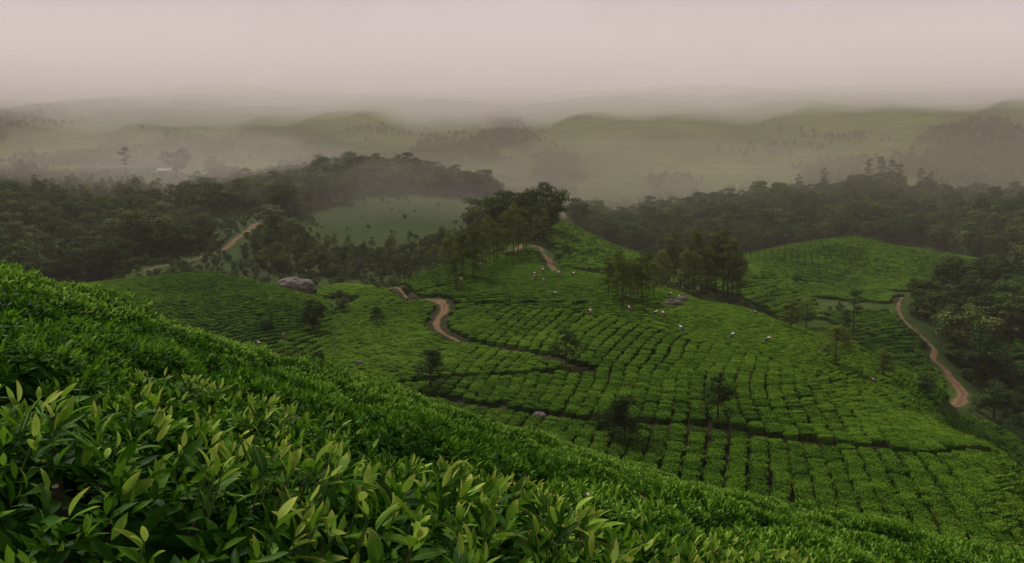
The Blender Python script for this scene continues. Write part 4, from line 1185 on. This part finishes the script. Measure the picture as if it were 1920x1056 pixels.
# scrub on open ground, at the feet of the woods and over the rough slopes
xs, ys = np.meshgrid(np.arange(-330, 330, 2.2), np.arange(96, 540, 2.8))
xs = xs + rng.uniform(-2.2, 2.2, xs.shape); ys = ys + rng.uniform(-2.8, 2.8, ys.shape)
zz = H(xs, ys); a, b = proj(xs, ys, zz)
ok = (a > -40) & (a < 1960) & (np.abs(xs / ys) < .68)
for poly, lo, hi, *_ in TEA: ok &= ~(in_poly(a, b, poly) & (ys > lo - 4) & (ys < hi + 4))
for pts, w in TR.values(): ok &= ~near_line(xs, ys, pts, w / 2 + 1.0)
in_w = np.zeros(xs.shape, bool)
for poly, lo, hi, *_ in WOOD: in_w |= in_poly(a, b, poly) & (ys > lo) & (ys < hi)
field = in_poly(a, b, [(1490, 545), (1690, 545), (1690, 600), (1560, 610), (1500, 590)])
dens = np.where(in_w, .9, np.clip((vnoise(xs, ys, 22) - .05) * 1.6, .6, .97)) * np.where(field, .12, 1)
smooth_slope = in_poly(a, b, [(580, 400), (640, 362), (860, 368), (890, 400), (870, 440), (760, 470), (620, 470)])
dens = dens * np.where(smooth_slope, .03, 1)
ok &= rng.random(xs.shape) < dens
n = int(ok.sum())
hh = rng.uniform(.08, .30, n) * np.where(in_w[ok], 1.35, np.where(smooth_slope[ok], .8, .78))
up_ = np.stack([hh * 1.25, hh * 1.25, hh], 1)
bk = [q for q, e in enumerate(keys) if e[0] == 'broad']
point_cloud('undergrowth', np.stack([xs[ok], ys[ok], zz[ok] - hh * 1.6], 1), np.stack([np.zeros(n), np.zeros(n), rng.random(n) * 6.28], 1), up_, rng.integers(0, len(bk), n), [[src[keys[q]][0]] for q in bk],
            'low scrub at the feet of the woods and on rough slopes', 'scrub')
print('TREES', len(cand), 'stuff', len(lp), 'scrub', n)
# ================================================================== rocks
def rock_mesh(seed, sx, sy, sz, strata=0.0):
    import bmesh
    from mathutils import noise as mn
    bm = bmesh.new(); bmesh.ops.create_icosphere(bm, subdivisions=4, radius=1)
    off = Vector((seed * 3.1, seed * 1.7, seed * .9))
    for v in bm.verts:
        p = v.co.copy()
        n = mn.fractal(p * 1.3 + off, 1.0, 2.0, 4) * .22 + abs(mn.noise(p * 2.7 + off)) * .12
        q = p * (1 + n)
        if strata: q += p * (math.floor(q.z * 5 + p.x) % 2) * strata
        v.co = Vector((q.x * sx, q.y * sy, max(q.z, -.55) * sz))
    me = bpy.data.meshes.new('rock'); bm.to_mesh(me); bm.free()
    for p in me.polygons: p.use_smooth = False
    me.materials.append(M['rock'])
    return me
def rock(u, v, lo, hi, wpx, hpx, label, name='boulder', seed=1, depth=.7, up=.0, rz=0.0, grp=None):
    x, y, z = hit(u, v, lo, hi)
    k = y / 1490
    return tag(obj(name, rock_mesh(seed, wpx * k / 2, wpx * k / 2 * depth, hpx * k * .62, .02), None, (x, y, z + hpx * k * .25 + up), rz), label, name, grp)
rock(556, 550, 90, 200, 66, 34, 'big domed granite boulder in the hollow behind the left tea hill', seed=2)
rock(1262, 578, 60, 140, 34, 16, 'weathered brown rock outcrop among tea below the right grove', seed=3, depth=.6, up=.25)
rock(1280, 570, 60, 140, 20, 13, 'smaller rock beside the brown outcrop below the right grove', seed=6, up=.3)
rock(1012, 786, 34, 90, 26, 12, 'grey boulder on the footpath at the foot of the central hill', seed=4, up=.15)
rock(674, 692, 40, 120, 14, 8, 'small grey rock in the tea just above the near brow', 'rock', seed=5, up=.5)
for i, (u, v, w) in enumerate([(1742, 764, 16), (1758, 768, 14), (1770, 772, 12), (1776, 764, 10), (1750, 774, 9), (1764, 778, 8)]):
    rock(u, v, 90, 160, w, w * .7, f'loose grey stone on the bend of the right road, {nth(i + 1)} largest of the pile', 'stone', 11 + i, .8, .1, i, 'stones on the road bend')

# ================================================================== people picking tea
def skin_mesh(joints, edges, mat, name, levels=2):
    me = bpy.data.meshes.new(name)
    me.from_pydata([j[:3] for j in joints], edges, [])
    o = bpy.data.objects.new(name, me); C.objects.link(o)
    md = o.modifiers.new('skin', 'SKIN'); md.use_smooth_shade = True
    for i, j in enumerate(joints):
        sv = me.skin_vertices[0].data[i]; sv.radius = (j[3], j[3]); sv.use_root = (i == 0)
    o.modifiers.new('sub', 'SUBSURF').levels = levels
    dg = bpy.context.evaluated_depsgraph_get()
    res = bpy.data.meshes.new_from_object(o.evaluated_get(dg))
    bpy.data.objects.remove(o); bpy.data.meshes.remove(me)
    res.name = name; res.materials.clear(); res.materials.append(mat)
    for p in res.polygons: p.use_smooth = True
    return res

def build_person(bend):
    """figure about 1.58 m tall facing +Y, bent forward at the hips; returns part meshes"""
    hip = Vector((0, 0, .84)); c, s = math.cos(bend), math.sin(bend)
    def up(z, y=0.0, x=0.0):       # a point of the upper body, bent about the hip
        return Vector((x, hip.y + z * s + y * c, hip.z + z * c - y * s))
    J, E = [], []
    def j(p, r): J.append((p[0], p[1], p[2], r)); return len(J) - 1
    p0 = j(hip, .115); p1 = j(up(.16), .105); p2 = j(up(.34), .12); p3 = j(up(.47), .085); nk = j(up(.54, .01), .048)
    hd = up(.61, .03); h1 = j(hd, .072); h2 = j(hd + Vector((0, .015, .07)), .088); h3 = j(hd + Vector((0, 0, .14)), .055)
    nose = j(hd + Vector((0, .105, .05)), .014)
    E += [(p0, p1), (p1, p2), (p2, p3), (p3, nk), (nk, h1), (h1, h2), (h2, h3), (h2, nose)]
    for sx in (-1, 1):
        sh = j(up(.45, 0, sx * .15), .052)
        reach = .30 if bend > .3 else .16
        el = j(up(.24, .08 + reach * .3, sx * .21), .040); wr = j(Vector((sx * .15, up(.24).y + reach + .12, up(.24).z - .12)), .026)
        E += [(p3, sh), (sh, el), (el, wr)]
        w = Vector(J[wr][:3]); d = Vector((0, .8, -.6))
        pm = j(w + d * .06, .030); E.append((wr, pm))
        for k, ln in enumerate((.060, .070, .066, .052)):
            a = j(w + d * .095 + Vector(((k - 1.5) * .020, 0, 0)), .0095); b = j(w + d * (.095 + ln * .6) + Vector(((k - 1.5) * .022, 0, -ln * .3)), .0085)
            E += [(pm, a), (a, b)]
        a = j(w + d * .05 + Vector((-sx * .042, .01, 0)), .010); b = j(w + d * .085 + Vector((-sx * .052, .015, -.01)), .009)
        E += [(pm, a), (a, b)]
        hj = j(hip + Vector((sx * .085, 0, -.06)), .085); kn = j(Vector((sx * .095, .03, .44)), .058); an = j(Vector((sx * .10, 0, .07)), .036); ft = j(Vector((sx * .11, .13, .03)), .032)
        E += [(p0, hj), (hj, kn), (kn, an), (an, ft)]
    body = skin_mesh(J, E, M['skin'], 'body')
    # blouse over torso and upper arms
    J, E = [], []
    a0 = j(up(-.02), .135); a1 = j(up(.16), .125); a2 = j(up(.34), .142); a3 = j(up(.46), .095)
    E += [(a0, a1), (a1, a2), (a2, a3)]
    for sx in (-1, 1):
        b = j(up(.44, 0, sx * .15), .068); cc = j(up(.30, .06, sx * .19), .058); E += [(a3, b), (b, cc)]
    blouse = skin_mesh(J, E, M['blue_skirt'] if bend > .8 else M['maroon_skirt'], 'blouse')
    # skirt, gathered at the waist
    mb = MB(); K = 18; rings = [(.86, .14), (.72, .19), (.5, .215), (.28, .24), (.10, .27)]
    vs = []
    for i, (z, rr) in enumerate(rings):
        for k in range(K):
            t = 2 * math.pi * k / K; q = rr * (1 + .07 * math.sin(k * math.pi * 2 / 3) * i / 4)
            vs.append((math.cos(t) * q * 1.08, math.sin(t) * q * .85, z))
    fs = [(i * K + k, (i + 1) * K + k, (i + 1) * K + (k + 1) % K, i * K + (k + 1) % K) for i in range(len(rings) - 1) for k in range(K)]
    mb.add(vs, fs)
    skirts = [mb.mesh('skirt', M[m], True) for m in ('dark_skirt', 'maroon_skirt', 'blue_skirt')]
    # head cloth falling down the back
    mb = MB(); vs = []; K = 12
    top = hd + Vector((0, 0, .07))
    prof = [(.02, .105), (.07, .095), (.105, .05), (.112, -.01), (.12, -.09), (.15, -.16), (.17, -.24), (.17, -.31)]
    for i, (rr, z) in enumerate(prof):
        for k in range(K):
            t = math.pi * (0.92 + 1.16 * k / (K - 1)) if i < 4 else math.pi * (1.0 + 1.0 * k / (K - 1))
            p = Vector((math.cos(t) * rr, math.sin(t) * rr * (1.0 if i < 5 else .8), 0))
            if i < 5: w = top + p + Vector((0, 0, z))
            else: w = up(.62 + z, 0) + Vector((p.x, 0, 0)) + (up(1, -1) - up(1, 0)) * (abs(p.y) * .55 + .045)
            vs.append(w)
    fs = [(i * K + k, i * K + k + 1, (i + 1) * K + k + 1, (i + 1) * K + k) for i in range(len(prof) - 1) for k in range(K - 1)]
    mb.add(vs, fs)
    cloths = [mb.mesh('head_cloth', M[m], True) for m in ('white_cloth', 'cream_cloth')]
    hair = MB()
    vs = []; K = 10
    for i in range(4):
        t = i / 3 * 1.35
        for k in range(K):
            p = 2 * math.pi * k / K
            vs.append(top + Vector((math.cos(p) * .099 * math.cos(t), math.sin(p) * .099 * math.cos(t) - .012, math.sin(t) * .099 + .012)))
    hair.add(vs, [(i * K + k, i * K + (k + 1) % K, (i + 1) * K + (k + 1) % K, (i + 1) * K + k) for i in range(3) for k in range(K)])
    return body, blouse, skirts, cloths, hair.mesh('hair', M['hair'], True)
FIG = [build_person(R(62)), build_person(R(34))]
PEOPLE = [(797, 514, 0, 'on the crest above the red path'), (867, 529, 1, 'under the left grove of silver oaks'), (998, 516, 0, 'upper one of the two close together below the hilltop track'),
 (1004, 523, 1, 'lower one of the two close together below the hilltop track'), (1016, 509, 0, 'on the grassy bank below the hilltop track'), (1022, 530, 1, 'just below the close pair under the hilltop track'),
 (1036, 552, 0, 'alone in the upper middle of the central hill'), (1051, 515, 0, 'at the lower end of the hilltop track'), (1073, 517, 0, 'right of the lower end of the hilltop track'),
 (1109, 588, 1, 'left of the right grove, lowest on that side'), (1173, 558, 0, 'between trunks at the left of the right grove'), (1182, 582, 1, 'below the left trunks of the right grove'),
 (1225, 588, 0, 'left one of the two below the rock outcrop'), (1247, 590, 0, 'right one of the two below the rock outcrop'), (1253, 555, 0, 'above the rock outcrop on its left'), (1277, 561, 0, 'above the rock outcrop on its right'),
 (1306, 548, 0, 'among trunks of the right grove'), (1280, 617, 0, 'in the tea well below the rock outcrop'), (1370, 630, 0, 'in the middle of the right flank of the central hill'), (1418, 592, 0, 'on the right shoulder below the grove'),
 (1435, 637, 0, 'lower down the right flank, right of another picker'), (1641, 714, 0, 'far down the right flank near a short tree'), (530, 632, 1, 'in the hollow at the foot of the left tea hill'), (491, 645, 0, 'close to the near brow below the left tea hill')]
for i, (u, v, pose, where_) in enumerate(PEOPLE):
    x, y, z = hit(u, v - 4, 34, 200)
    x, y, z = hit(u, v - 4 + 0.95 * 1490 / y, 34, 200)
    body, blouse, skirts, cloths, hair = FIG[pose]
    root = bpy.data.objects.new('person', None); C.objects.link(root)
    root.location = (x, y, z + .02); root.scale = (.82, .82, .82); root.rotation_euler = (0, 0, rng.uniform(-.8, .8) + (math.pi / 2 if i % 2 else -math.pi / 2) * .8); root.empty_display_size = .3
    b = obj('body', body, root); obj('blouse', blouse, root); obj('skirt', skirts[i % 3], root); obj('head_cloth', cloths[0 if i % 4 else 1], root); obj('hair', hair, root)
    tag(root, f'white-hooded tea picker, {where_}', 'person', 'tea pickers on the hills')

# ================================================================== houses in the mist
def house(u, v, lo, hi, w, dpt, hgt, roof, label, rz=0.0, n=3):
    x, y, z = hit(u, v, lo, hi)
    root = bpy.data.objects.new('house', None); C.objects.link(root); root.location = (x, y, z); root.rotation_euler = (0, 0, rz)
    mb = MB(); mb.box((0, 0, hgt / 2 - .5), (w, dpt, hgt + 1)); mb.add([(-w / 2, -dpt / 2, hgt), (-w / 2, dpt / 2, hgt), (-w / 2, 0, hgt + dpt * .28), (w / 2, -dpt / 2, hgt), (w / 2, dpt / 2, hgt), (w / 2, 0, hgt + dpt * .28)], [(0, 2, 1), (3, 4, 5)])
    obj('wall', mb.mesh('wall', M['whitewash']), root)
    mb = MB(); o_ = .5; rh = dpt * .28
    for s in (-1, 1):
        y0 = s * (dpt / 2 + o_); z0 = hgt - o_ * rh / (dpt / 2)
        mb.add([(-w / 2 - o_, y0, z0), (w / 2 + o_, y0, z0), (w / 2 + o_, 0, hgt + rh + .02), (-w / 2 - o_, 0, hgt + rh + .02), (-w / 2 - o_, y0, z0 + .12), (w / 2 + o_, y0, z0 + .12), (w / 2 + o_, 0, hgt + rh + .14), (-w / 2 - o_, 0, hgt + rh + .14)],
               [(0, 1, 2, 3), (4, 7, 6, 5), (0, 4, 5, 1), (1, 5, 6, 2), (3, 2, 6, 7), (0, 3, 7, 4)])
    obj('roof', mb.mesh('roof', M[roof]), root)
    mb = MB(); mb.box((0, 0, 0), (.9, .08, 2.0)); d = obj('door', mb.mesh('door', M['door_wood']), root, (w * .06, -dpt / 2 - .04, 1.0))
    mb = MB(); mb.box((0, 0, 0), (1.0, .08, 1.0)); wm = mb.mesh('window', M['dark_glass'])
    for k in range(n):
        xx = -w / 2 + w * (k + .5) / n
        if abs(xx - w * .06) < 1.1: xx += 1.6
        wo = obj('window', wm, root, (xx, -dpt / 2 - .04, 1.25))
        mb = MB()
        for sx in (-1, 1): mb.box((sx * .54, -.03, 0), (.08, .1, 1.16)); mb.box((0, -.032, sx * .54), (1.0, .1, .08))
        obj('frame', mb.mesh('frame', M['door_wood']), wo)
    return tag(root, label, 'house')
house(309, 326, 400, 640, 7.2, 3.6, 2.0, 'tin_roof', 'small white house with pale roof in the mist above the left woods', R(4), 4)
house(238, 342, 360, 600, 4.2, 3.4, 1.6, 'red_roof', 'little red-roofed hut in the mist left of the white house', R(-12), 2)

# ================================================================== small things on the near bushes
def canopy_point(u, v):
    a, e = ray(u, v)
    ys = np.linspace(1.2, 22, 2500)
    dz = near_hill(a * ys, ys) + .02 - e * ys
    k = int(np.argmax(dz >= 0)) if (dz >= 0).any() and dz[0] < 0 else int(np.argmax(dz))
    y = ys[k]
    return Vector((a * y, y, e * y))
def blossom(u, v, rad, petal, label, n=5):
    p = canopy_point(u, v)
    root = bpy.data.objects.new('flower', None); C.objects.link(root); root.location = p + Vector((0, -.03, .05)); root.rotation_euler = (R(35), 0, rng.random())
    root.empty_display_size = .05
    st = [0, .3, .65, 1]
    tm = leaf_template(st, .34, .25, .35)
    L = Leaves(); L.add(tm, np.zeros((1, 3)), np.eye(3)[None], np.array([rad]), np.array([.5])); pm = L.mesh('petal', [M[petal]], True)
    for k in range(n):
        o = obj('petal', pm, root); o.rotation_euler = (R(18), 0, 2 * math.pi * k / n)
    mb = MB(); mb.tube([(0, 0, -.002), (0, 0, rad * .12), (0, 0, rad * .2)], [rad * .2, rad * .22, rad * .08], 8); obj('flower_heart', mb.mesh('flower_heart', M['yellow_heart'], True), root)
    mb = MB(); mb.tube([(0, 0, 0), (0, .01, -rad), (0, .02, -rad * 3)], [.004, .004, .005], 5); obj('stalk', mb.mesh('stalk', M['shoot']), root)
    tag(root, label, 'flower')
blossom(251, 572, .019, 'red_petal', 'small red flower on the left brow of the near slope, upper one')
blossom(275, 587, .019, 'red_petal', 'small red flower on the left brow of the near slope, lower one')
blossom(1101, 938, .012, 'white_petal', 'small white tea blossom on the near slope, bottom centre right')
p = canopy_point(1211, 946)
L = Leaves(); L.add(leaf_template([0, .2, .45, .7, .9, 1], .22, -.5, -.3), np.zeros((1, 3)), np.eye(3)[None], np.array([.07]), np.array([.5]))
o = obj('dead_leaf', L.mesh('dead_leaf', [M['dead_leaf']], True), None, p + Vector((0, -.02, .06))); o.rotation_euler = (.3, .5, 1.2)
tag(o, 'curled brown dead leaf lying on the near tea, bottom centre right', 'dead leaf')

# ================================================================== air
def volume_mat(name, col, dens, aniso):
    m, t = new_mat(name)
    o = N(t, 'ShaderNodeOutputMaterial'); v = N(t, 'ShaderNodeVolumePrincipled')
    v.inputs['Color'].default_value = (*col, 1); v.inputs['Density'].default_value = dens; v.inputs['Anisotropy'].default_value = aniso
    t.links.new(v.outputs[0], o.inputs['Volume'])
    return m
ztop = float(GZ.max()) + 12
zbot = float(GZ.min()) - 1
mb = MB(); mb.box((0, 2140, (ztop + zbot) / 2), (8500, 4330, ztop - zbot))
tag(obj('haze', mb.mesh('haze', volume_mat('haze', (0.90, 0.83, 0.76), 0.00019, 0.0))), 'thin haze filling the valleys', kind='stuff')
# the cloud that sits on the far slopes: closed body with a ragged underside
nx, ny = 120, 90
mx = np.linspace(-1.05, 1.05, nx); my = np.geomspace(585, 3600, ny)
MX = mx * my[:, None] * .98; MY = my[:, None] + 0 * mx
base = 58 + (vnoise(MX, MY, 200) - .5) * 26 + (vnoise(MX + 9, MY, 80) - .5) * 30 + (vnoise(MX, MY + 5, 36) - .5) * 18 + np.clip(MX / MY, -.6, .7) * 26
base = np.minimum(base, ztop - 40)
topz = np.full_like(base, ztop - 4)
lead = np.clip((MY - 585) / 170, 0, 1)
base = topz - 3 - (topz - 3 - base) * lead
ii = np.arange(nx * ny).reshape(ny, nx); n0 = nx * ny
fb = np.stack([ii[:-1, :-1], ii[1:, :-1], ii[1:, 1:], ii[:-1, 1:]], -1).reshape(-1, 4)
ft = np.stack([ii[:-1, :-1], ii[:-1, 1:], ii[1:, 1:], ii[1:, :-1]], -1).reshape(-1, 4) + n0
sides = []
for k in range(nx - 1):
    sides.append((ii[0, k], ii[0, k + 1], ii[0, k + 1] + n0, ii[0, k] + n0)); sides.append((ii[-1, k + 1], ii[-1, k], ii[-1, k] + n0, ii[-1, k + 1] + n0))
for k in range(ny - 1):
    sides.append((ii[k + 1, 0], ii[k, 0], ii[k, 0] + n0, ii[k + 1, 0] + n0)); sides.append((ii[k, -1], ii[k + 1, -1], ii[k + 1, -1] + n0, ii[k, -1] + n0))
f = np.concatenate([fb, ft, np.array(sides)])
V = np.concatenate([np.stack([MX, MY, base], -1).reshape(-1, 3), np.stack([MX, MY, topz], -1).reshape(-1, 3)])
me = mesh_np('mist', V, f.ravel(), np.full(len(f), 4), True)
me.materials.append(volume_mat('mist', (0.975, 0.95, 0.965), 0.0075, 0.0))
tag(obj('mist', me), 'low cloud resting on the far slopes', kind='stuff')
# thinner veil of mist lying in the far valley, from behind the wooded ridges to the slopes
my = np.geomspace(395, 3500, 56); mx = np.linspace(-1.0, 1.0, 40)
MX = mx * my[:, None]; MY = my[:, None] + 0 * mx
top_v = np.minimum(78 + (vnoise(MX + 3, MY, 90) - .5) * 24, 4 + (MY - 395) * .24 + (vnoise(MX, MY, 180) - .5) * 22 * np.clip((MY - 395) / 120, 0, 1))
bot_v = np.full_like(top_v, zbot + .4)
ny, nx = MX.shape
ii = np.arange(nx * ny).reshape(ny, nx); n0 = nx * ny
fb = np.stack([ii[:-1, :-1], ii[1:, :-1], ii[1:, 1:], ii[:-1, 1:]], -1).reshape(-1, 4)
ft = np.stack([ii[:-1, :-1], ii[:-1, 1:], ii[1:, 1:], ii[1:, :-1]], -1).reshape(-1, 4) + n0
sides = []
for k in range(nx - 1):
    sides.append((ii[0, k], ii[0, k + 1], ii[0, k + 1] + n0, ii[0, k] + n0)); sides.append((ii[-1, k + 1], ii[-1, k], ii[-1, k] + n0, ii[-1, k + 1] + n0))
for k in range(ny - 1):
    sides.append((ii[k + 1, 0], ii[k, 0], ii[k, 0] + n0, ii[k + 1, 0] + n0)); sides.append((ii[k, -1], ii[k + 1, -1], ii[k + 1, -1] + n0, ii[k, -1] + n0))
f = np.concatenate([fb, ft, np.array(sides)])
V = np.concatenate([np.stack([MX, MY, bot_v], -1).reshape(-1, 3), np.stack([MX, MY, top_v], -1).reshape(-1, 3)])
me = mesh_np('valley_mist', V, f.ravel(), np.full(len(f), 4), True)
me.materials.append(volume_mat('valley_mist', (0.68, 0.66, 0.51), 0.0013, 0.0))  # dull olive albedo puts the cloud's shadow into the mist's colour
tag(obj('valley_mist', me), 'thin mist veiling the far valley', kind='stuff')
# drifting shreds of mist in the valleys
import bmesh
from mathutils import noise as mn
def shred(u, v, d, rx, ry, rz, dens, label, seed):
    a, e = ray(u, v)
    bm = bmesh.new(); bmesh.ops.create_icosphere(bm, subdivisions=4, radius=1)
    for q in bm.verts:
        k = 1 + mn.fractal(q.co * 1.6 + Vector((seed, 0, 0)), 1.0, 2.0, 4) * .45
        q.co = Vector((q.co.x * rx * k, q.co.y * ry * k, q.co.z * rz * k))
    me = bpy.data.meshes.new('drifting_mist'); bm.to_mesh(me); bm.free()
    for p in me.polygons: p.use_smooth = True
    me.materials.append(volume_mat('drifting_mist', (0.96, 0.90, 0.82), dens, 0.0))
    tag(obj('drifting_mist', me, None, (a * d, d, e * d)), label, kind='stuff')
shred(720, 405, 330, 75, 45, 22, .0018, 'shred of mist drifting over the open left-centre slope', 3)
shred(300, 330, 400, 110, 45, 24, .0028, 'shred of mist drifting behind the left valley wood', 8)
shred(1250, 330, 520, 130, 60, 26, .0012, 'shred of mist drifting behind the right ridge', 14)
